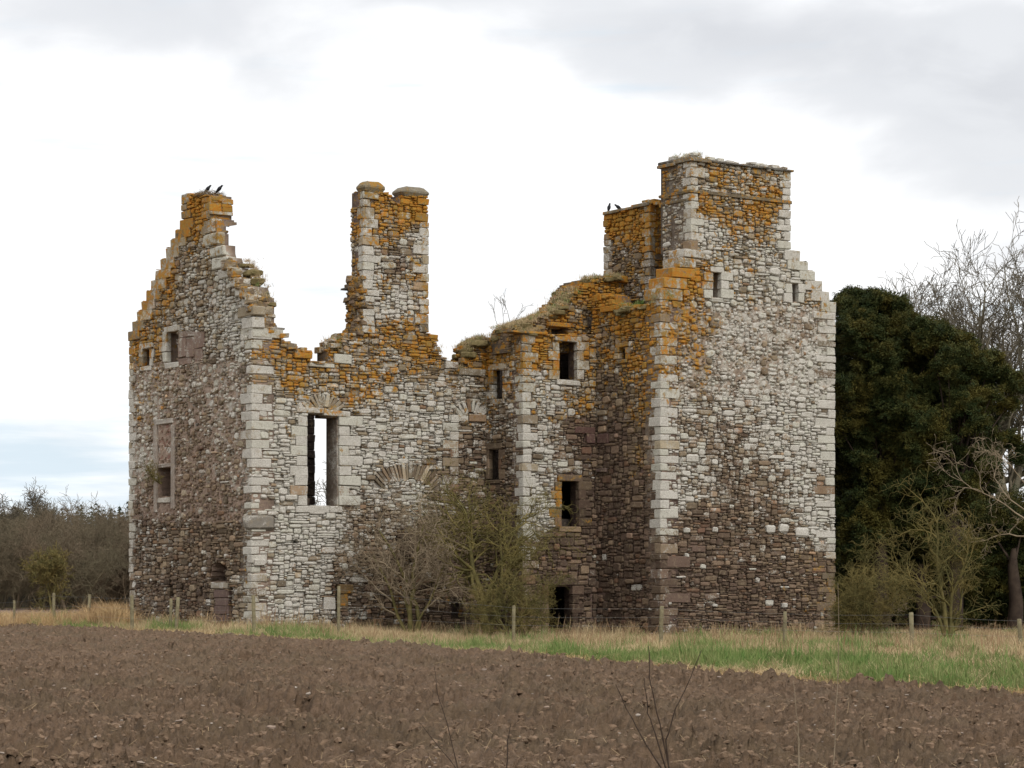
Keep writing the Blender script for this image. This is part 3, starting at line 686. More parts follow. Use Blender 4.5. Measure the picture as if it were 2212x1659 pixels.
# stair windows and doorway
opening(wL1, 1064,799,1085,862, pL1, (9, 16), 16, 14, 12, 5, .1, .1, right=True)
opening(wL1, 1055,970,1077,1036, pL1, (6, 14), 22, 13, 9, 4, -.15, 0, tone=0)
opening(wS, 1209,738,1247,820, pS, (15, 26), 20, 12, 12, 6, .2, 0)
opening(wS, 1214,1040,1251,1137, pS, (14, 26), 19, 15, 12, 5, .0, .1, left=True, zone=[(1200,1080,.35,.5,.6),(1270,1080,0,0,.05),(1230,1150,.1,.4,.4),(1230,1030,.1,.4,.4)], tone=0)
opening(wS, 1186,1265,1237,1365, pS, (14, 24), 22, 15, 0, 8, -.1, 0, zone=[(1200,1300,.0,0,.05)], tone=0)
fblock('lintel', wS, 1262-20,922,1262+24,936, pS, .3, .02, ((.11, .06, .05), (0, 0, .1))); fblock('facing_stone', wS, 1268,937,1286,958, pS, .3, .02, ((.115, .065, .055), (0, 0, .1)))
fblock('facing_stone', wL2, 1290,937,1314,958, pL2, .3, .02, ((.115, .065, .055), (0, 0, .1))); fblock('corbel', wL2, 1290,1012,1312,1020, pL2, .4, .10, ((.13, .09, .075), (.05, 0, .1)))
opening(wL2, 1337,750,1350,776, pL2, (10, 14), 13, 9, 9, 5, .0, .15)
opening(wT, 1541,588,1558,644, pT, (20, 26), 19, 12, 8, 4, .2, -.1)
opening(wT, 1712,612,1725,654, pT, (13, 18), 21, 8, 7, 3, .2, -.1)
fblock('lintel', wV, 1183,697,1226,708, pV, .8, .25, ((.2, .13, .06), (.25, .75, .5)))
slab('slab_course', wS, 1101,715,1140,719, pS, -.6, .12, ((.16, .12, .07), (.1, .5, .5)), .008); slab('slab_course', wS, 1140,717,1180,722, pS, -.6, .08, None, .01, 0, .3)
slab('slab_course', wL2, 1300,672,1352,660, pL2, -.3, .1, None, .012, -.2, .2)
for (x0, y0, x1, y1) in ((1495,1178,1525,1192),(1440,1201,1491,1226),(1436,1281,1491,1302)): fblock('facing_stone', wT, x0, y0, x1, y1, pT, .3, .02, ((.15, .10, .075), (.1, .05, .5)))
for (x, y, a, b) in ((1665,1143,19,18),(1694,1142,20,20),(1733,1150,28,22),(1545,1144,12,12),(1484,1146,12,12),(1484,1310-110,10,10),(1695,1308,12,12),(1496,990,26,18),(1545,1308,10,8)):
    fblock('boulder', wT, x-a/2, y-b/2, x+a/2, y+b/2, pT, .3, .07, ((.5, .49, .46), (.97, 0, .5)), ch=.09, jit=.02)
# joints of the arch ledge and beams in the stair window
for y in (756, 776, 798): fblock('beam', wS, 1209, y, 1250, y+7, pS, .25, -1.2, ((.10, .09, .08), (.1, 0, .4)), mark=False)

# ------------------------------------------------------------------ build cores and rubble
ALL = []
for wl in WALLS:
    if hasattr(wl, 'vmin'):
        vm = wl.vmin
    if wl.core:
        mb = build_core(wl) if not hasattr(wl, 'vmin') else build_core(wl)
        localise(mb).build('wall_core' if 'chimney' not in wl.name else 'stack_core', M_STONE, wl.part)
    fill(wl)
    for s_ in wl.stones: ALL.append((s_[0], wl, s_))
ALL.sort(key=lambda t: -t[0])
for a, wl, s_ in ALL[:290]:
    mb = MB(); mb.add(s_[1][0], s_[1][1], *s_[2]); localise(mb).build('stone', M_STONE, wl.part)
rub = {}
for a, wl, s_ in ALL[290:]:
    rub.setdefault(wl.part, MB()).add(s_[1][0], s_[1][1], *s_[2])

# broken stones along the wall-heads, through the thickness of the wall
def heads(wl, pts, thick, n=3, size=(.08, .22), zone=None, lift=.02):
    f = wl.face; mb = rub[wl.part]
    for (a, b), (c, d) in zip(pts, pts[1:]):
        m = max(1, int(math.hypot(c-a, d-b)/9))
        for i in range(m):
            t = (i+random.random())/m; x, y = a+(c-a)*t, b+(d-b)*t; u, v = f.uv(x, y)
            for k in range(n):
                s_ = random.uniform(*size); lk = stone_look(zone or wl.zone, x, y)
                dd = -thick*(k+random.random())/n
                v_, f_ = cbox(f.P(u+random.uniform(-.1, .1), v-s_*.2+random.uniform(-.05, .05)+lift, dd), (f.u*math.cos(.0)+Z*random.uniform(-.1, .1))*s_, f.n*s_*random.uniform(.7, 1.1), Z*s_*random.uniform(.25, .6), .02, .025)
                mb.add(v_, f_, *lk)
heads(wW, [(612,720),(619,742),(633,758),(672,764)], .9, zone=ZW); heads(wW, [(674,784),(711,788)], .9); heads(wW, [(713,760),(722,743),(733,732),(752,721)], .9); heads(wW, [(928,722),(940,736),(947,756),(965,777)], .9, 3); heads(wW, [(986,797),(1012,798),(1009,768),(1018,750),(1048,733)], .9)
heads(wC, [(790,412),(838,419),(848,434),(866,443)], .8, 3, (.06, .14)); heads(wL1, [(1050,735),(1100,721)], .8); heads(wV, [(1152,700),(1170,692),(1222,662),(1250,622),(1300,602),(1400,600)], 1.4, 4); heads(wV, [(1100,715),(1150,704)], 1.1, 3)
heads(wL2, [(1288,640),(1325,645),(1330,668),(1395,662),(1427,652)], .9); heads(wR, [(1305,464),(1340,458),(1404,440)], 1.0, 3, (.06, .15)); heads(wG, [(394,421),(450,422)], .9, 3, (.06, .15))
heads(wGr, [(500,478),(486,500),(481,528)], .8, 3, (.08, .2))
# the gable's right flank: broken wall stepping down behind the crow steps
fGe = Face(P1-B*.0, A, NA)
flank = [(500,556),(512,574),(530,594),(548,614),(563,628),(575,645),(583,664),(588,684),(593,705)]
mb = rub[pG]
for i in range(260):
    t = random.random()*(len(flank)-1); k = int(t); q = t-k
    x = flank[k][0]+(flank[k+1][0]-flank[k][0])*q; y = flank[k][1]+(flank[k+1][1]-flank[k][1])*q
    x -= random.random()**.7*34; y += random.random()*12; s_ = random.uniform(.08, .22)
    back = max(0, (x-505)/90)
    uu, vv = fG.uv(x, y)     # on the gable plane, then pushed into its thickness keeping the line of sight
    base = None
    # find the slope line position on the gable for this height
    yy_ = y; gx = 452
    for (a, b), (c, d) in zip(gr+[(544, 711)], (gr+[(544, 711)])[1:]):
        if b <= yy_ <= d: gx = c
    gu, gv = fG.uv(gx, yy_)
    dpt = min(1.25, max(.05, (x-gx)/46)); p = fG.P(gu-.12, gv-.02, 0)+A*dpt
    v_, f_ = cbox(p, A*s_, B*s_*.8, Z*s_*random.uniform(.3, .7), .03, .03); mb.add(v_, f_, *stone_look([(0,0,.35,.35,.6)], 0, 0))
rub[pM].merge(wMtop)
# collapsed stones lying on the ledge left of the chimney cheek
mb = rub[pC]
for i in range(170):
    y = random.uniform(600, 722); u, v = fCl.uv(random.uniform(755, 784), y); s_ = random.uniform(.07, .2)
    v_, f_ = cbox(fCl.P(u, v, random.uniform(-.05, .12)*(y-560)/140), B*s_, A*s_*.7, Z*s_*.5, .03, .03); mb.add(v_, f_, *stone_look([(0,0,.15,.45,.35)], 0, 0))
for p_, mb in rub.items():
    tag(localise(mb).build('rubble', M_STONE, p_), kind='stuff')

# rear walls, side walls and added light-blocking slabs close the blocks (seen only through openings)
def plain_wall(name, p, q, h, th, parent, h0=0, z2=None):
    d = (q-p).normalized(); nn = Vector((d.y, -d.x, 0)); mb = MB(); L_ = (q-p).length; n = max(2, int(L_/.5)); m = max(2, int((h-h0)/.3))
    for i in range(n):
        for j in range(m):
            c = p+d*(L_*(i+.5)/n)+Z*(h0+(h-h0)*(j+.5)/m); v_, f_ = cbox(c+nn*random.uniform(-.02, .02), d*(L_/n/2+.01), nn*th/2, Z*((h-h0)/m/2+.008), .03, .02)
            k = random.uniform(.7, 1.2); mb.add(v_, f_, (.07*k, .05*k, .042*k), (.0, 0, random.random()))  # near-black colour stands in for shade inside the openings
    o = localise(mb).build(name, M_STONE, parent); o['kind'] = 'stuff'; return o
R0 = P1-B*6.2
pRear = part('rear_wall')
xa = walk(R0, A, 679); xb = walk(R0, A, 746)
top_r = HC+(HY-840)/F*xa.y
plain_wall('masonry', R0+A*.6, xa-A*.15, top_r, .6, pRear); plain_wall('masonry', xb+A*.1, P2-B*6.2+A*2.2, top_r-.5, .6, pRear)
plain_wall('masonry', P0+A*3.2+B*.9, P1+A*3.0-B*1.2, 5.0, .4, pRear)  # inner partitions, here and next, added to keep the gable openings dark
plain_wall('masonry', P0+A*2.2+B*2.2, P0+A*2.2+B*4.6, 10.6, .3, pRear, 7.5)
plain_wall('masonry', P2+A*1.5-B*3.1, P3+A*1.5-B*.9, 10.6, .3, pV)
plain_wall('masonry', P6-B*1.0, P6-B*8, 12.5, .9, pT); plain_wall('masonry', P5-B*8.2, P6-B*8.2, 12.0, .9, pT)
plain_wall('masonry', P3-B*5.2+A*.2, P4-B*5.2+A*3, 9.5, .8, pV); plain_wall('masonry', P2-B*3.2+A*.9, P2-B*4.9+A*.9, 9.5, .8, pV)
def blocker_slab(name, pts, z, parent, th=.35):  # added slab that keeps sky light out of the interior
    mb = MB(); n = len(pts); vs_ = [p+Z*(z-th) for p in pts]+[p+Z*z for p in pts]
    mb.add(vs_, [tuple(range(n-1, -1, -1)), tuple(range(n, 2*n))]+[(i, (i+1) % n, n+(i+1) % n, n+i) for i in range(n)], (.06, .048, .04), (.0, 0, .3)); return localise(mb).build(name, M_STONE, parent)  # slab colour also darkened to suggest interior shade
for z in (4.3, 8.0, 12.2): blocker_slab('light_blocker', [P5-B*1.1+A*.1, P6-B*1.1-A*.1, P6-B*7.6-A*.1, P5-B*7.6+A*.1], z, pT)
for z in (4.3, 9.4): blocker_slab('light_blocker', [P2+A*1.0, P3+A*1.0-B*.9, P4-B*.9, P5-B*1.0+A*1.0-B*.2, P4-B*5.0+A*3, P2-B*4.8+A*1.0], z if z < 5 else 9.45, pV)
blocker_slab('light_blocker', [P0+B*.6+A*1.1, P1-B*1.1+A*1.1, P1-B*1.1+A*2.8, P0+B*.6+A*2.8], 8.0, pG); blocker_slab('light_blocker', [P0+B*.6+A*1.1, P0+B*4+A*1.1, P0+B*4+A*1.9, P0+B*.6+A*1.9], 11.4, pG)
print('stones', len(ALL))
# ------------------------------------------------------------------ ground
def vnoise(x, y, seed=0):
    xi = np.floor(x).astype(np.int64); yi = np.floor(y).astype(np.int64); fx = x-xi; fy = y-yi
    def h(a, b):
        n = (a*374761393+b*668265263+seed*1442695041) & 0x7fffffff; n = ((n ^ (n >> 13))*1274126177) & 0x7fffffff; return ((n ^ (n >> 16)) & 0xffff)/65535.0
    sx = fx*fx*(3-2*fx); sy = fy*fy*(3-2*fy)
    return (h(xi, yi)*(1-sx)+h(xi+1, yi)*sx)*(1-sy)+(h(xi, yi+1)*(1-sx)+h(xi+1, yi+1)*sx)*sy
def fbm(x, y, o=4, seed=0): return sum(vnoise(x*2**i, y*2**i, seed+i)*.5**i for i in range(o))/sum(.5**i for i in range(o))
EDGE = [(30, 5.0), (16.5, 22.0), (11.0, 33.0), (8.1, 40.3), (6.84, 42.1), (5.05, 46.75), (2.85, 53.4), (0, 63.2), (-3.66, 73), (-8.4, 82.7), (-14, 93.5), (-22.1, 110), (-45, 160)]
ex = np.array([p[0] for p in EDGE][::-1]); ey = np.array([p[1] for p in EDGE][::-1])
ex = ex*.925; ey = ey*.925; ey = ey*np.interp(ey, (36, 48, 60), (.955, .975, 1.0))
def edge_y(x): return np.interp(x, ex, ey)
M_SOIL, t, p = principled('soil')
pos = N(t, 'ShaderNodeNewGeometry').outputs['Position']
a = noise(t, pos, 1.2, 5, .6); b = noise(t, pos, 14, 6, .7); c_ = noise(t, pos, 60, 4, .7); d_ = noise(t, pos, .25, 3, .5)
col = mixc(t, smooth(t, a, .35, .65), (.198, .127, .077), (.255, .170, .110)); col = mixc(t, smooth(t, b, .35, .7), col, (.135, .087, .052))
col = mixc(t, math_n(t, 'MULTIPLY', smooth(t, c_, .5, .75), .5), col, (.27, .20, .145)); col = mixc(t, math_n(t, 'MULTIPLY', smooth(t, d_, .45, .6), .4), col, (.15, .112, .066))
e_ = noise(t, pos, 4.5, 5, .65); col = mixc(t, math_n(t, 'MULTIPLY', smooth(t, e_, .5, .66), .6), col, (.088, .060, .039)); f_ = noise(t, pos, 30, 4, .7); col = mixc(t, math_n(t, 'MULTIPLY', smooth(t, f_, .6, .72), .55), col, (.32, .24, .18))
L(t, col, p.inputs['Base Color']); bump(t, p, math_n(t, 'ADD', b, math_n(t, 'MULTIPLY', c_, .5)), 1.0, .07)
M_GROUND = simple_mat('rough_ground', (.11, .095, .04), (.17, .13, .07), 1.5, bumpd=.02)
def flat_ground(name, pts, z, mat):
    mb = MB(); mb.add([Vector((x, y, z)) for x, y in pts], [tuple(range(len(pts)))]); o = mb.build(name, mat, attrs=False); return tag(o, kind='structure')
gxs = np.concatenate([[-900, -300, -120], np.arange(-70, 71, 1.5), [120, 300, 900]]); gys = np.concatenate([[-200, -20, 10], np.arange(20, 150, 1.5), [170, 300, 1500]])
mb = MB(); mb.add([Vector((float(x), float(y), float(gz(x, y)))) for y in gys for x in gxs], [(j*len(gxs)+i, j*len(gxs)+i+1, (j+1)*len(gxs)+i+1, (j+1)*len(gxs)+i) for j in range(len(gys)-1) for i in range(len(gxs)-1)])
tag(mb.build('ground', M_GROUND, attrs=False), kind='structure')
# ploughed field: rows spread with distance so the clods stay resolved
nr, nc = 620, 760
r = 17*np.exp(np.linspace(0, math.log(125/17), nr)); an = np.linspace(-.30, .30, nc)
RR, AA = np.meshgrid(r, an, indexing='ij'); X = RR*np.tan(AA)+RNG.normal(0, .004, RR.shape)*RR*.04; Y = RR+RNG.normal(0, .006, RR.shape)*RR*.05
def worley(x, y, seed=0):
    xi = np.floor(x).astype(np.int64); yi = np.floor(y).astype(np.int64); best = np.full(x.shape, 9.0)
    for dx in (-1, 0, 1):
        for dy in (-1, 0, 1):
            a_, b_ = xi+dx, yi+dy
            def h(k):
                n = (a_*374761393+b_*668265263+(seed+k)*974634777) & 0x7fffffff; n = ((n ^ (n >> 13))*1274126177) & 0x7fffffff; return ((n ^ (n >> 16)) & 0xffff)/65535.0
            d = (a_+h(0)-x)**2+(b_+h(1)-y)**2; best = np.minimum(best, d)
    return np.sqrt(best)
damp = 0
clod = np.clip(.62-worley(X*4.2, Y*4.2, 3), 0, 1)*.30*(fbm(X*1.1, Y*1.1, 3, 40)**1.5*1.9)+np.clip(.55-worley(X*9.5, Y*9.5, 7), 0, 1)*.11
Zf = .07+.09*(fbm(X*.8, Y*.8, 4, 9)-.5)+clod+.12*(fbm(X*5, Y*5, 5, 21)-.5)+.11*(fbm(X*15, Y*9, 3, 61)-.5)+RNG.normal(0, .006, X.shape)
Zf += .03*np.sin(2*PI*((X*.935+Y*.355)/.75+.5*fbm(X*.4, Y*.4, 2, 88)))*(.3+fbm(X*.5, Y*.2, 2, 90))
fd = np.array([.355, -.935]); fn = np.array([.935, .355])       # furrow direction and its normal
def furrow(x0, y0, l0, l1, wd, dp):
    s_ = (X-x0)*fd[0]+(Y-y0)*fd[1]; q = (X-x0)*fn[0]+(Y-y0)*fn[1]+.25*(fbm(s_*.5, s_*0+3, 2, 5)-.5)
    m = np.clip((s_-l0)*.7, 0, 1)*np.clip((l1-s_)*.7, 0, 1)
    return m*(-dp*np.exp(-(q/wd)**2)+dp*.75*np.exp(-((q-wd*2)/wd)**2)+dp*.3*np.exp(-((q+wd*2)/wd)**2))
Zf += furrow(-4.65, 36.4, -1, 8.5, .17, .19)+furrow(-1.07, 32.9, -1.5, 6.5, .17, .18)+furrow(2.6, 31.0, 0, 8, .15, .07)+furrow(-7.0, 30, -3, 6, .15, .08)
ridge = np.exp(-((edge_y(X)-Y-1.1)/.8)**2)*.05; Zf += ridge*(.4+fbm(X*.8, Y*.8, 3, 77))
edge_n = edge_y(X)+(fbm(X*1.3, Y*.9, 3, 31)-.5)*1.6
keep = Y < edge_n
Zf = np.where(Y > edge_n-.25, np.minimum(Zf, .05), Zf)
idx = np.arange(nr*nc).reshape(nr, nc)
q = keep[:-1, :-1] & keep[1:, :-1] & keep[:-1, 1:] & keep[1:, 1:]
F4 = np.stack([idx[:-1, :-1][q], idx[:-1, 1:][q], idx[1:, 1:][q], idx[1:, :-1][q]], -1)
used = np.unique(F4); remap = np.full(nr*nc, -1); remap[used] = np.arange(len(used)); F4 = remap[F4]
VV = np.stack([X.ravel(), Y.ravel(), Zf.ravel()], -1)[used]
def np_mesh(name, V_, F_, mat, k, kind=None, parent=None, smooth_=False):
    me = bpy.data.meshes.new(name); me.vertices.add(len(V_)); me.vertices.foreach_set('co', np.asarray(V_, np.float32).ravel())
    me.loops.add(F_.size); me.loops.foreach_set('vertex_index', F_.astype(np.int32).ravel()); me.polygons.add(len(F_))
    me.polygons.foreach_set('loop_start', np.arange(0, F_.size, k, dtype=np.int32)); me.polygons.foreach_set('loop_total', np.full(len(F_), k, np.int32))
    if smooth_: me.polygons.foreach_set('use_smooth', np.ones(len(F_), bool))
    me.update(calc_edges=True); me.validate(); me.materials.append(mat)
    o = bpy.data.objects.new(name, me); C.objects.link(o); o.parent = parent
    if kind: o['kind'] = kind
    return o
np_mesh('ploughed_field', VV, F4, M_SOIL, 4, 'structure', smooth_=False)
from mathutils.bvhtree import BVHTree
def field_z(x, y):
    i = np.clip(np.searchsorted(r, y)-1, 0, nr-1); j = np.clip(np.round((np.arctan2(x, y)+.30)/.60*(nc-1)).astype(int), 0, nc-1); return Zf[i, j]
M_FAR = simple_mat('far_soil', (.17, .115, .09), (.22, .155, .12), .8, bumpd=0)
flat_ground('far_field', [(-70, 135), (-12, 128), (-6, 185), (-90, 190)], .02, M_FAR)

# ------------------------------------------------------------------ instancing helper (stuff only)
def scatter(name, proto_meshes, P_, R_, S_, kind='stuff', parent=None, idx_=None):
    me = bpy.data.meshes.new(name); me.vertices.add(len(P_)); me.vertices.foreach_set('co', np.asarray(P_, np.float32).ravel())
    a = me.attributes.new('rot', 'FLOAT_VECTOR', 'POINT'); a.data.foreach_set('vector', np.asarray(R_, np.float32).ravel())
    a = me.attributes.new('scl', 'FLOAT_VECTOR', 'POINT'); a.data.foreach_set('vector', np.asarray(S_, np.float32).ravel())
    a = me.attributes.new('pick', 'INT', 'POINT'); a.data.foreach_set('value', np.asarray(idx_ if idx_ is not None else RNG.integers(0, len(proto_meshes), len(P_)), np.int32))
    o = bpy.data.objects.new(name, me); C.objects.link(o); o.parent = parent
    if kind: o['kind'] = kind
    g = bpy.data.node_groups.new(name, 'GeometryNodeTree'); g.interface.new_socket('Geometry', in_out='INPUT', socket_type='NodeSocketGeometry'); g.interface.new_socket('Geometry', in_out='OUTPUT', socket_type='NodeSocketGeometry')
    gi = g.nodes.new('NodeGroupInput'); go = g.nodes.new('NodeGroupOutput'); m2p = g.nodes.new('GeometryNodeMeshToPoints'); iop = g.nodes.new('GeometryNodeInstanceOnPoints'); g2i = g.nodes.new('GeometryNodeGeometryToInstance')
    L(g, gi.outputs[0], m2p.inputs[0]); L(g, m2p.outputs[0], iop.inputs['Points'])
    for pm in proto_meshes[::-1]:
        po = bpy.data.objects.new(name+'_source', pm); oi = g.nodes.new('GeometryNodeObjectInfo'); oi.inputs['Object'].default_value = po; oi.inputs['As Instance'].default_value = True
        L(g, oi.outputs['Geometry'], g2i.inputs[0])
    L(g, g2i.outputs[0], iop.inputs['Instance'])
    iop.inputs['Pick Instance'].default_value = True
    def attr(nm, typ):
        n = g.nodes.new('GeometryNodeInputNamedAttribute'); n.data_type = typ; n.inputs[0].default_value = nm; return n.outputs[0]
    L(g, attr('pick', 'INT'), iop.inputs['Instance Index']); L(g, attr('rot', 'FLOAT_VECTOR'), iop.inputs['Rotation']); L(g, attr('scl', 'FLOAT_VECTOR'), iop.inputs['Scale'])
    L(g, iop.outputs[0], go.inputs[0])
    md = o.modifiers.new('scatter', 'NODES'); md.node_group = g
    return o
def raw_mesh(name, V_, F_, mat):
    me = bpy.data.meshes.new(name); me.from_pydata([tuple(map(float, v)) for v in V_], [], F_); me.update(); me.materials.append(mat); return me

# grass
def grass_mat(name, c1, c2, c3):
    m, t, p = principled(name)
    rnd = N(t, 'ShaderNodeObjectInfo').outputs['Random']; pos = N(t, 'ShaderNodeNewGeometry').outputs['Position']
    col = mixc(t, rnd, c1, c2); col = mixc(t, smooth(t, noise(t, pos, .9, 4, .6), .45, .7), col, c3)
    L(t, col, p.inputs['Base Color']); return m
M_DRY = grass_mat('dry_grass', (.52, .41, .24), (.33, .245, .135), (.40, .28, .155))
M_DRY2 = grass_mat('fawn_grass', (.50, .37, .20), (.42, .27, .13), (.33, .21, .12))
M_GREEN = grass_mat('green_grass', (.085, .165, .038), (.19, .235, .075), (.29, .27, .12))
def tuft(n, hh, spread, lean, wd, mat, name):
    V_ = []; F_ = []
    for i in range(n):
        x, y = RNG.normal(0, spread, 2); h = hh*RNG.uniform(.45, 1.1); a = RNG.uniform(0, 2*PI); ln = abs(RNG.normal(0, lean))*h; dx, dy = math.cos(a)*ln, math.sin(a)*ln
        b = RNG.uniform(0, PI); wx, wy = math.cos(b)*wd/2, math.sin(b)*wd/2; k = len(V_)
        V_ += [(x-wx, y-wy, 0), (x+wx, y+wy, 0), (x+dx*.35+wx*.8, y+dy*.35+wy*.8, h*.6), (x+dx*.35-wx*.8, y+dy*.35-wy*.8, h*.6), (x+dx, y+dy, h*(1-.25*lean))]
        F_ += [(k, k+1, k+2, k+3), (k+3, k+2, k+4)]
    return raw_mesh(name, V_, F_, mat)
T_DRY = [tuft(26, .55, .10, .5, .011, M_DRY, 'dry_tuft') for _ in range(3)]; T_HAY = [tuft(30, .26, .16, 1.4, .012, M_DRY2, 'hay_tuft') for _ in range(3)]
T_GRN = [tuft(30, .30, .12, .5, .012, M_GREEN, 'green_tuft') for _ in range(3)]
def in_castle(x, y):
    pv = np.stack([x-P1.x, y-P1.y], -1); a_ = pv @ np.array([A.x, A.y]); b_ = pv @ np.array([B.x, B.y])
    def rel(P): q_ = P-P1; return q_.dot(A), q_.dot(B)
    a2, b2 = rel(P3); a4, b4 = rel(P5); a6, _ = rel(P6)
    return ((a_ > 0) & (b_ < 0) & (b_ > -8) & (a_ < a6)) | ((a_ > a2) & (b_ < b2) & (b_ > -8) & (a_ < a6)) | ((a_ > a4) & (b_ < b4) & (b_ > -8) & (a_ < a6))
n = 90000
sy_ = 34+(128-34)*RNG.random(n)**.9; sx_ = sy_*RNG.uniform(-.235, .235, n)
e = sy_-edge_y(sx_); ok = (e > -.2) & ~in_castle(sx_, sy_)
sx_, sy_, e = sx_[ok], sy_[ok], e[ok]
nz = fbm(sx_*.35, sy_*.22, 3, 101); nz2 = fbm(sx_*.9+9, sy_*.5, 3, 55)
strip = e/np.clip(30-sx_*0-(sx_+22)*.0, 1, 99)
width = np.clip((92-edge_y(sx_)), 6, 60)          # depth of the verge here
q = e/width
green_p = np.clip(np.exp(-((q-.17)/.13)**2)*1.25*np.clip((sx_+12)/8, .12, 1)+.5*np.exp(-((q-.5)/.16)**2)*np.clip((sx_-2)/6, 0, 1), 0, 1)
isg = (nz2*1.5+nz*.9-1.12+green_p*.52+RNG.normal(0, .17, len(e))) > .43
isg &= e > .35
hay = (~isg) & (e < .9+.6*nz)
dry = (~isg) & (~hay)
def put(name, T, m, hs, zs=0.0):
    k = m.sum(); P_ = np.stack([sx_[m], sy_[m], gz(sx_[m], sy_[m])], -1); R_ = np.stack([RNG.normal(0, .12, k), RNG.normal(0, .12, k), RNG.uniform(0, 2*PI, k)], -1)
    s_ = hs[m]*RNG.uniform(.7, 1.25, k); scatter(name, T, P_, R_, np.stack([s_*.2+.85, s_*.2+.85, s_], -1))
hs = (.36+.26*np.clip(q*1.1, 0, 1)*(.4+1.2*nz))*np.exp(RNG.normal(0, .22, len(e)))
put('dry_grass', T_DRY, dry, hs); put('green_grass', T_GRN, isg, (.25+1.25*nz2)*np.exp(RNG.normal(0, .3, len(e)))); put('cut_hay', T_HAY, hay, np.full(len(nz), .8)+.5*nz)
k = 1500; sel = np.where(dry & (q > .35))[0]; sel = RNG.choice(sel, k); M_STALK = grass_mat('dead_stalks', (.24, .14, .075), (.34, .24, .14), (.20, .11, .06))
scatter('dead_stalks', [tuft(5, .95, .16, .35, .013, M_STALK, 'stalk_tuft') for _ in range(4)], np.stack([sx_[sel], sy_[sel], gz(sx_[sel], sy_[sel])], -1), np.stack([RNG.normal(0, .15, k), RNG.normal(0, .15, k), RNG.uniform(0, 6.28, k)], -1), np.stack([np.ones(k), np.ones(k), RNG.uniform(.5, 1.15, k)], -1))
# taller fawn clump of grass at the field corner, left of the castle
k = 900; cx_, cy_ = RNG.normal(0, 1, k), RNG.normal(0, 1, k)
px_ = np.where(RNG.random(k) < .45, 236+RNG.normal(0, 22, k), RNG.uniform(-40, 275, k)); zz_ = RNG.uniform(96, 108, k)
P_ = np.stack([(px_-CX)/F*zz_, zz_, np.zeros(k)], -1); s_ = RNG.uniform(.8, 1.7, k)*np.where(abs(px_-236) < 40, 1.25, .9)
scatter('tall_dry_grass', [tuft(30, .62, .12, .8, .014, M_DRY2, 'tall_tuft') for _ in range(3)], P_, np.stack([RNG.normal(0, .2, k), RNG.normal(0, .2, k), RNG.uniform(0, 6.28, k)], -1), np.stack([s_*.7, s_*.7, s_], -1))
# stubble and straw lying on the soil, stones
def rock(k_, mat, flat=.6):
    V_ = []; 
    for i in range(3):
        z = (-.5, .1, .5)[i]; rr_ = (.75, 1, .55)[i]
        for j in range(6): a_ = j*PI/3; V_.append((math.cos(a_)*rr_*RNG.uniform(.7, 1.15), math.sin(a_)*rr_*RNG.uniform(.7, 1.15), z*flat*RNG.uniform(.7, 1.2)))
    F_ = [tuple(range(12, 18))]+[(r_*6+j, r_*6+(j+1) % 6, (r_+1)*6+(j+1) % 6, (r_+1)*6+j) for r_ in range(2) for j in range(6)]
    return raw_mesh('rock', V_, F_, mat)
M_CLOD = simple_mat('clod', (.12, .08, .05), (.215, .145, .095), 12, bumpd=.02)
M_PEB = simple_mat('field_stone', (.28, .20, .15), (.18, .13, .10), 5, bumpd=.005, c3=(.36, .31, .26))
M_STRAW = simple_mat('straw', (.40, .29, .17), (.28, .20, .11), 5, bumpd=0)
def on_field(n, power=1.6, pad=.4):
    y_ = 19+(112-19)*RNG.random(n)**power; x_ = y_*RNG.uniform(-.235, .235, n); m = y_ < edge_y(x_)-pad; return x_[m], y_[m]
x_, y_ = on_field(62000, 1.9); pat = fbm(x_*.8, y_*.8, 3, 40); m = RNG.random(len(x_)) < np.clip((pat-.3)*2.2, .12, 1); x_, y_ = x_[m], y_[m]; z_ = field_z(x_, y_); k = len(x_)
s_ = np.exp(np.clip(RNG.normal(-3.8, .5, k), -9, -3.0))*(1+y_/140)
scatter('soil_clods', [rock(0, M_CLOD, 1.1) for _ in range(5)], np.stack([x_, y_, z_], -1), RNG.uniform(-1, 1, (k, 3))*np.array([.5, .5, 3.1]), np.stack([s_, s_, s_], -1)*RNG.uniform(.7, 1.3, (k, 3)))
x_, y_ = on_field(2000); z_ = field_z(x_, y_); k = len(x_); s_ = np.exp(RNG.normal(-4.15, .4, k))*(1+y_/160)
scatter('field_stones', [rock(0, M_PEB, .6) for _ in range(4)], np.stack([x_, y_, z_+.008], -1), RNG.uniform(-1, 1, (k, 3))*np.array([.2, .2, 3.1]), np.stack([s_*1.3, s_, s_], -1))
x_, y_ = on_field(9000, 2.2); z_ = field_z(x_, y_); k = len(x_)
straw = raw_mesh('straw', [(-.06, -.0022, 0), (.06, -.0022, .01), (.06, .0022, .01), (-.06, .0022, 0), (0, 0, .008)], [(0, 1, 2, 3)], M_STRAW)
scatter('straw_litter', [straw], np.stack([x_, y_, z_+.02], -1), np.stack([RNG.normal(0, .4, k), RNG.normal(0, .45, k), RNG.uniform(0, 6.28, k)], -1), np.stack([RNG.uniform(.4, 1.5, k), np.ones(k), np.ones(k)], -1))

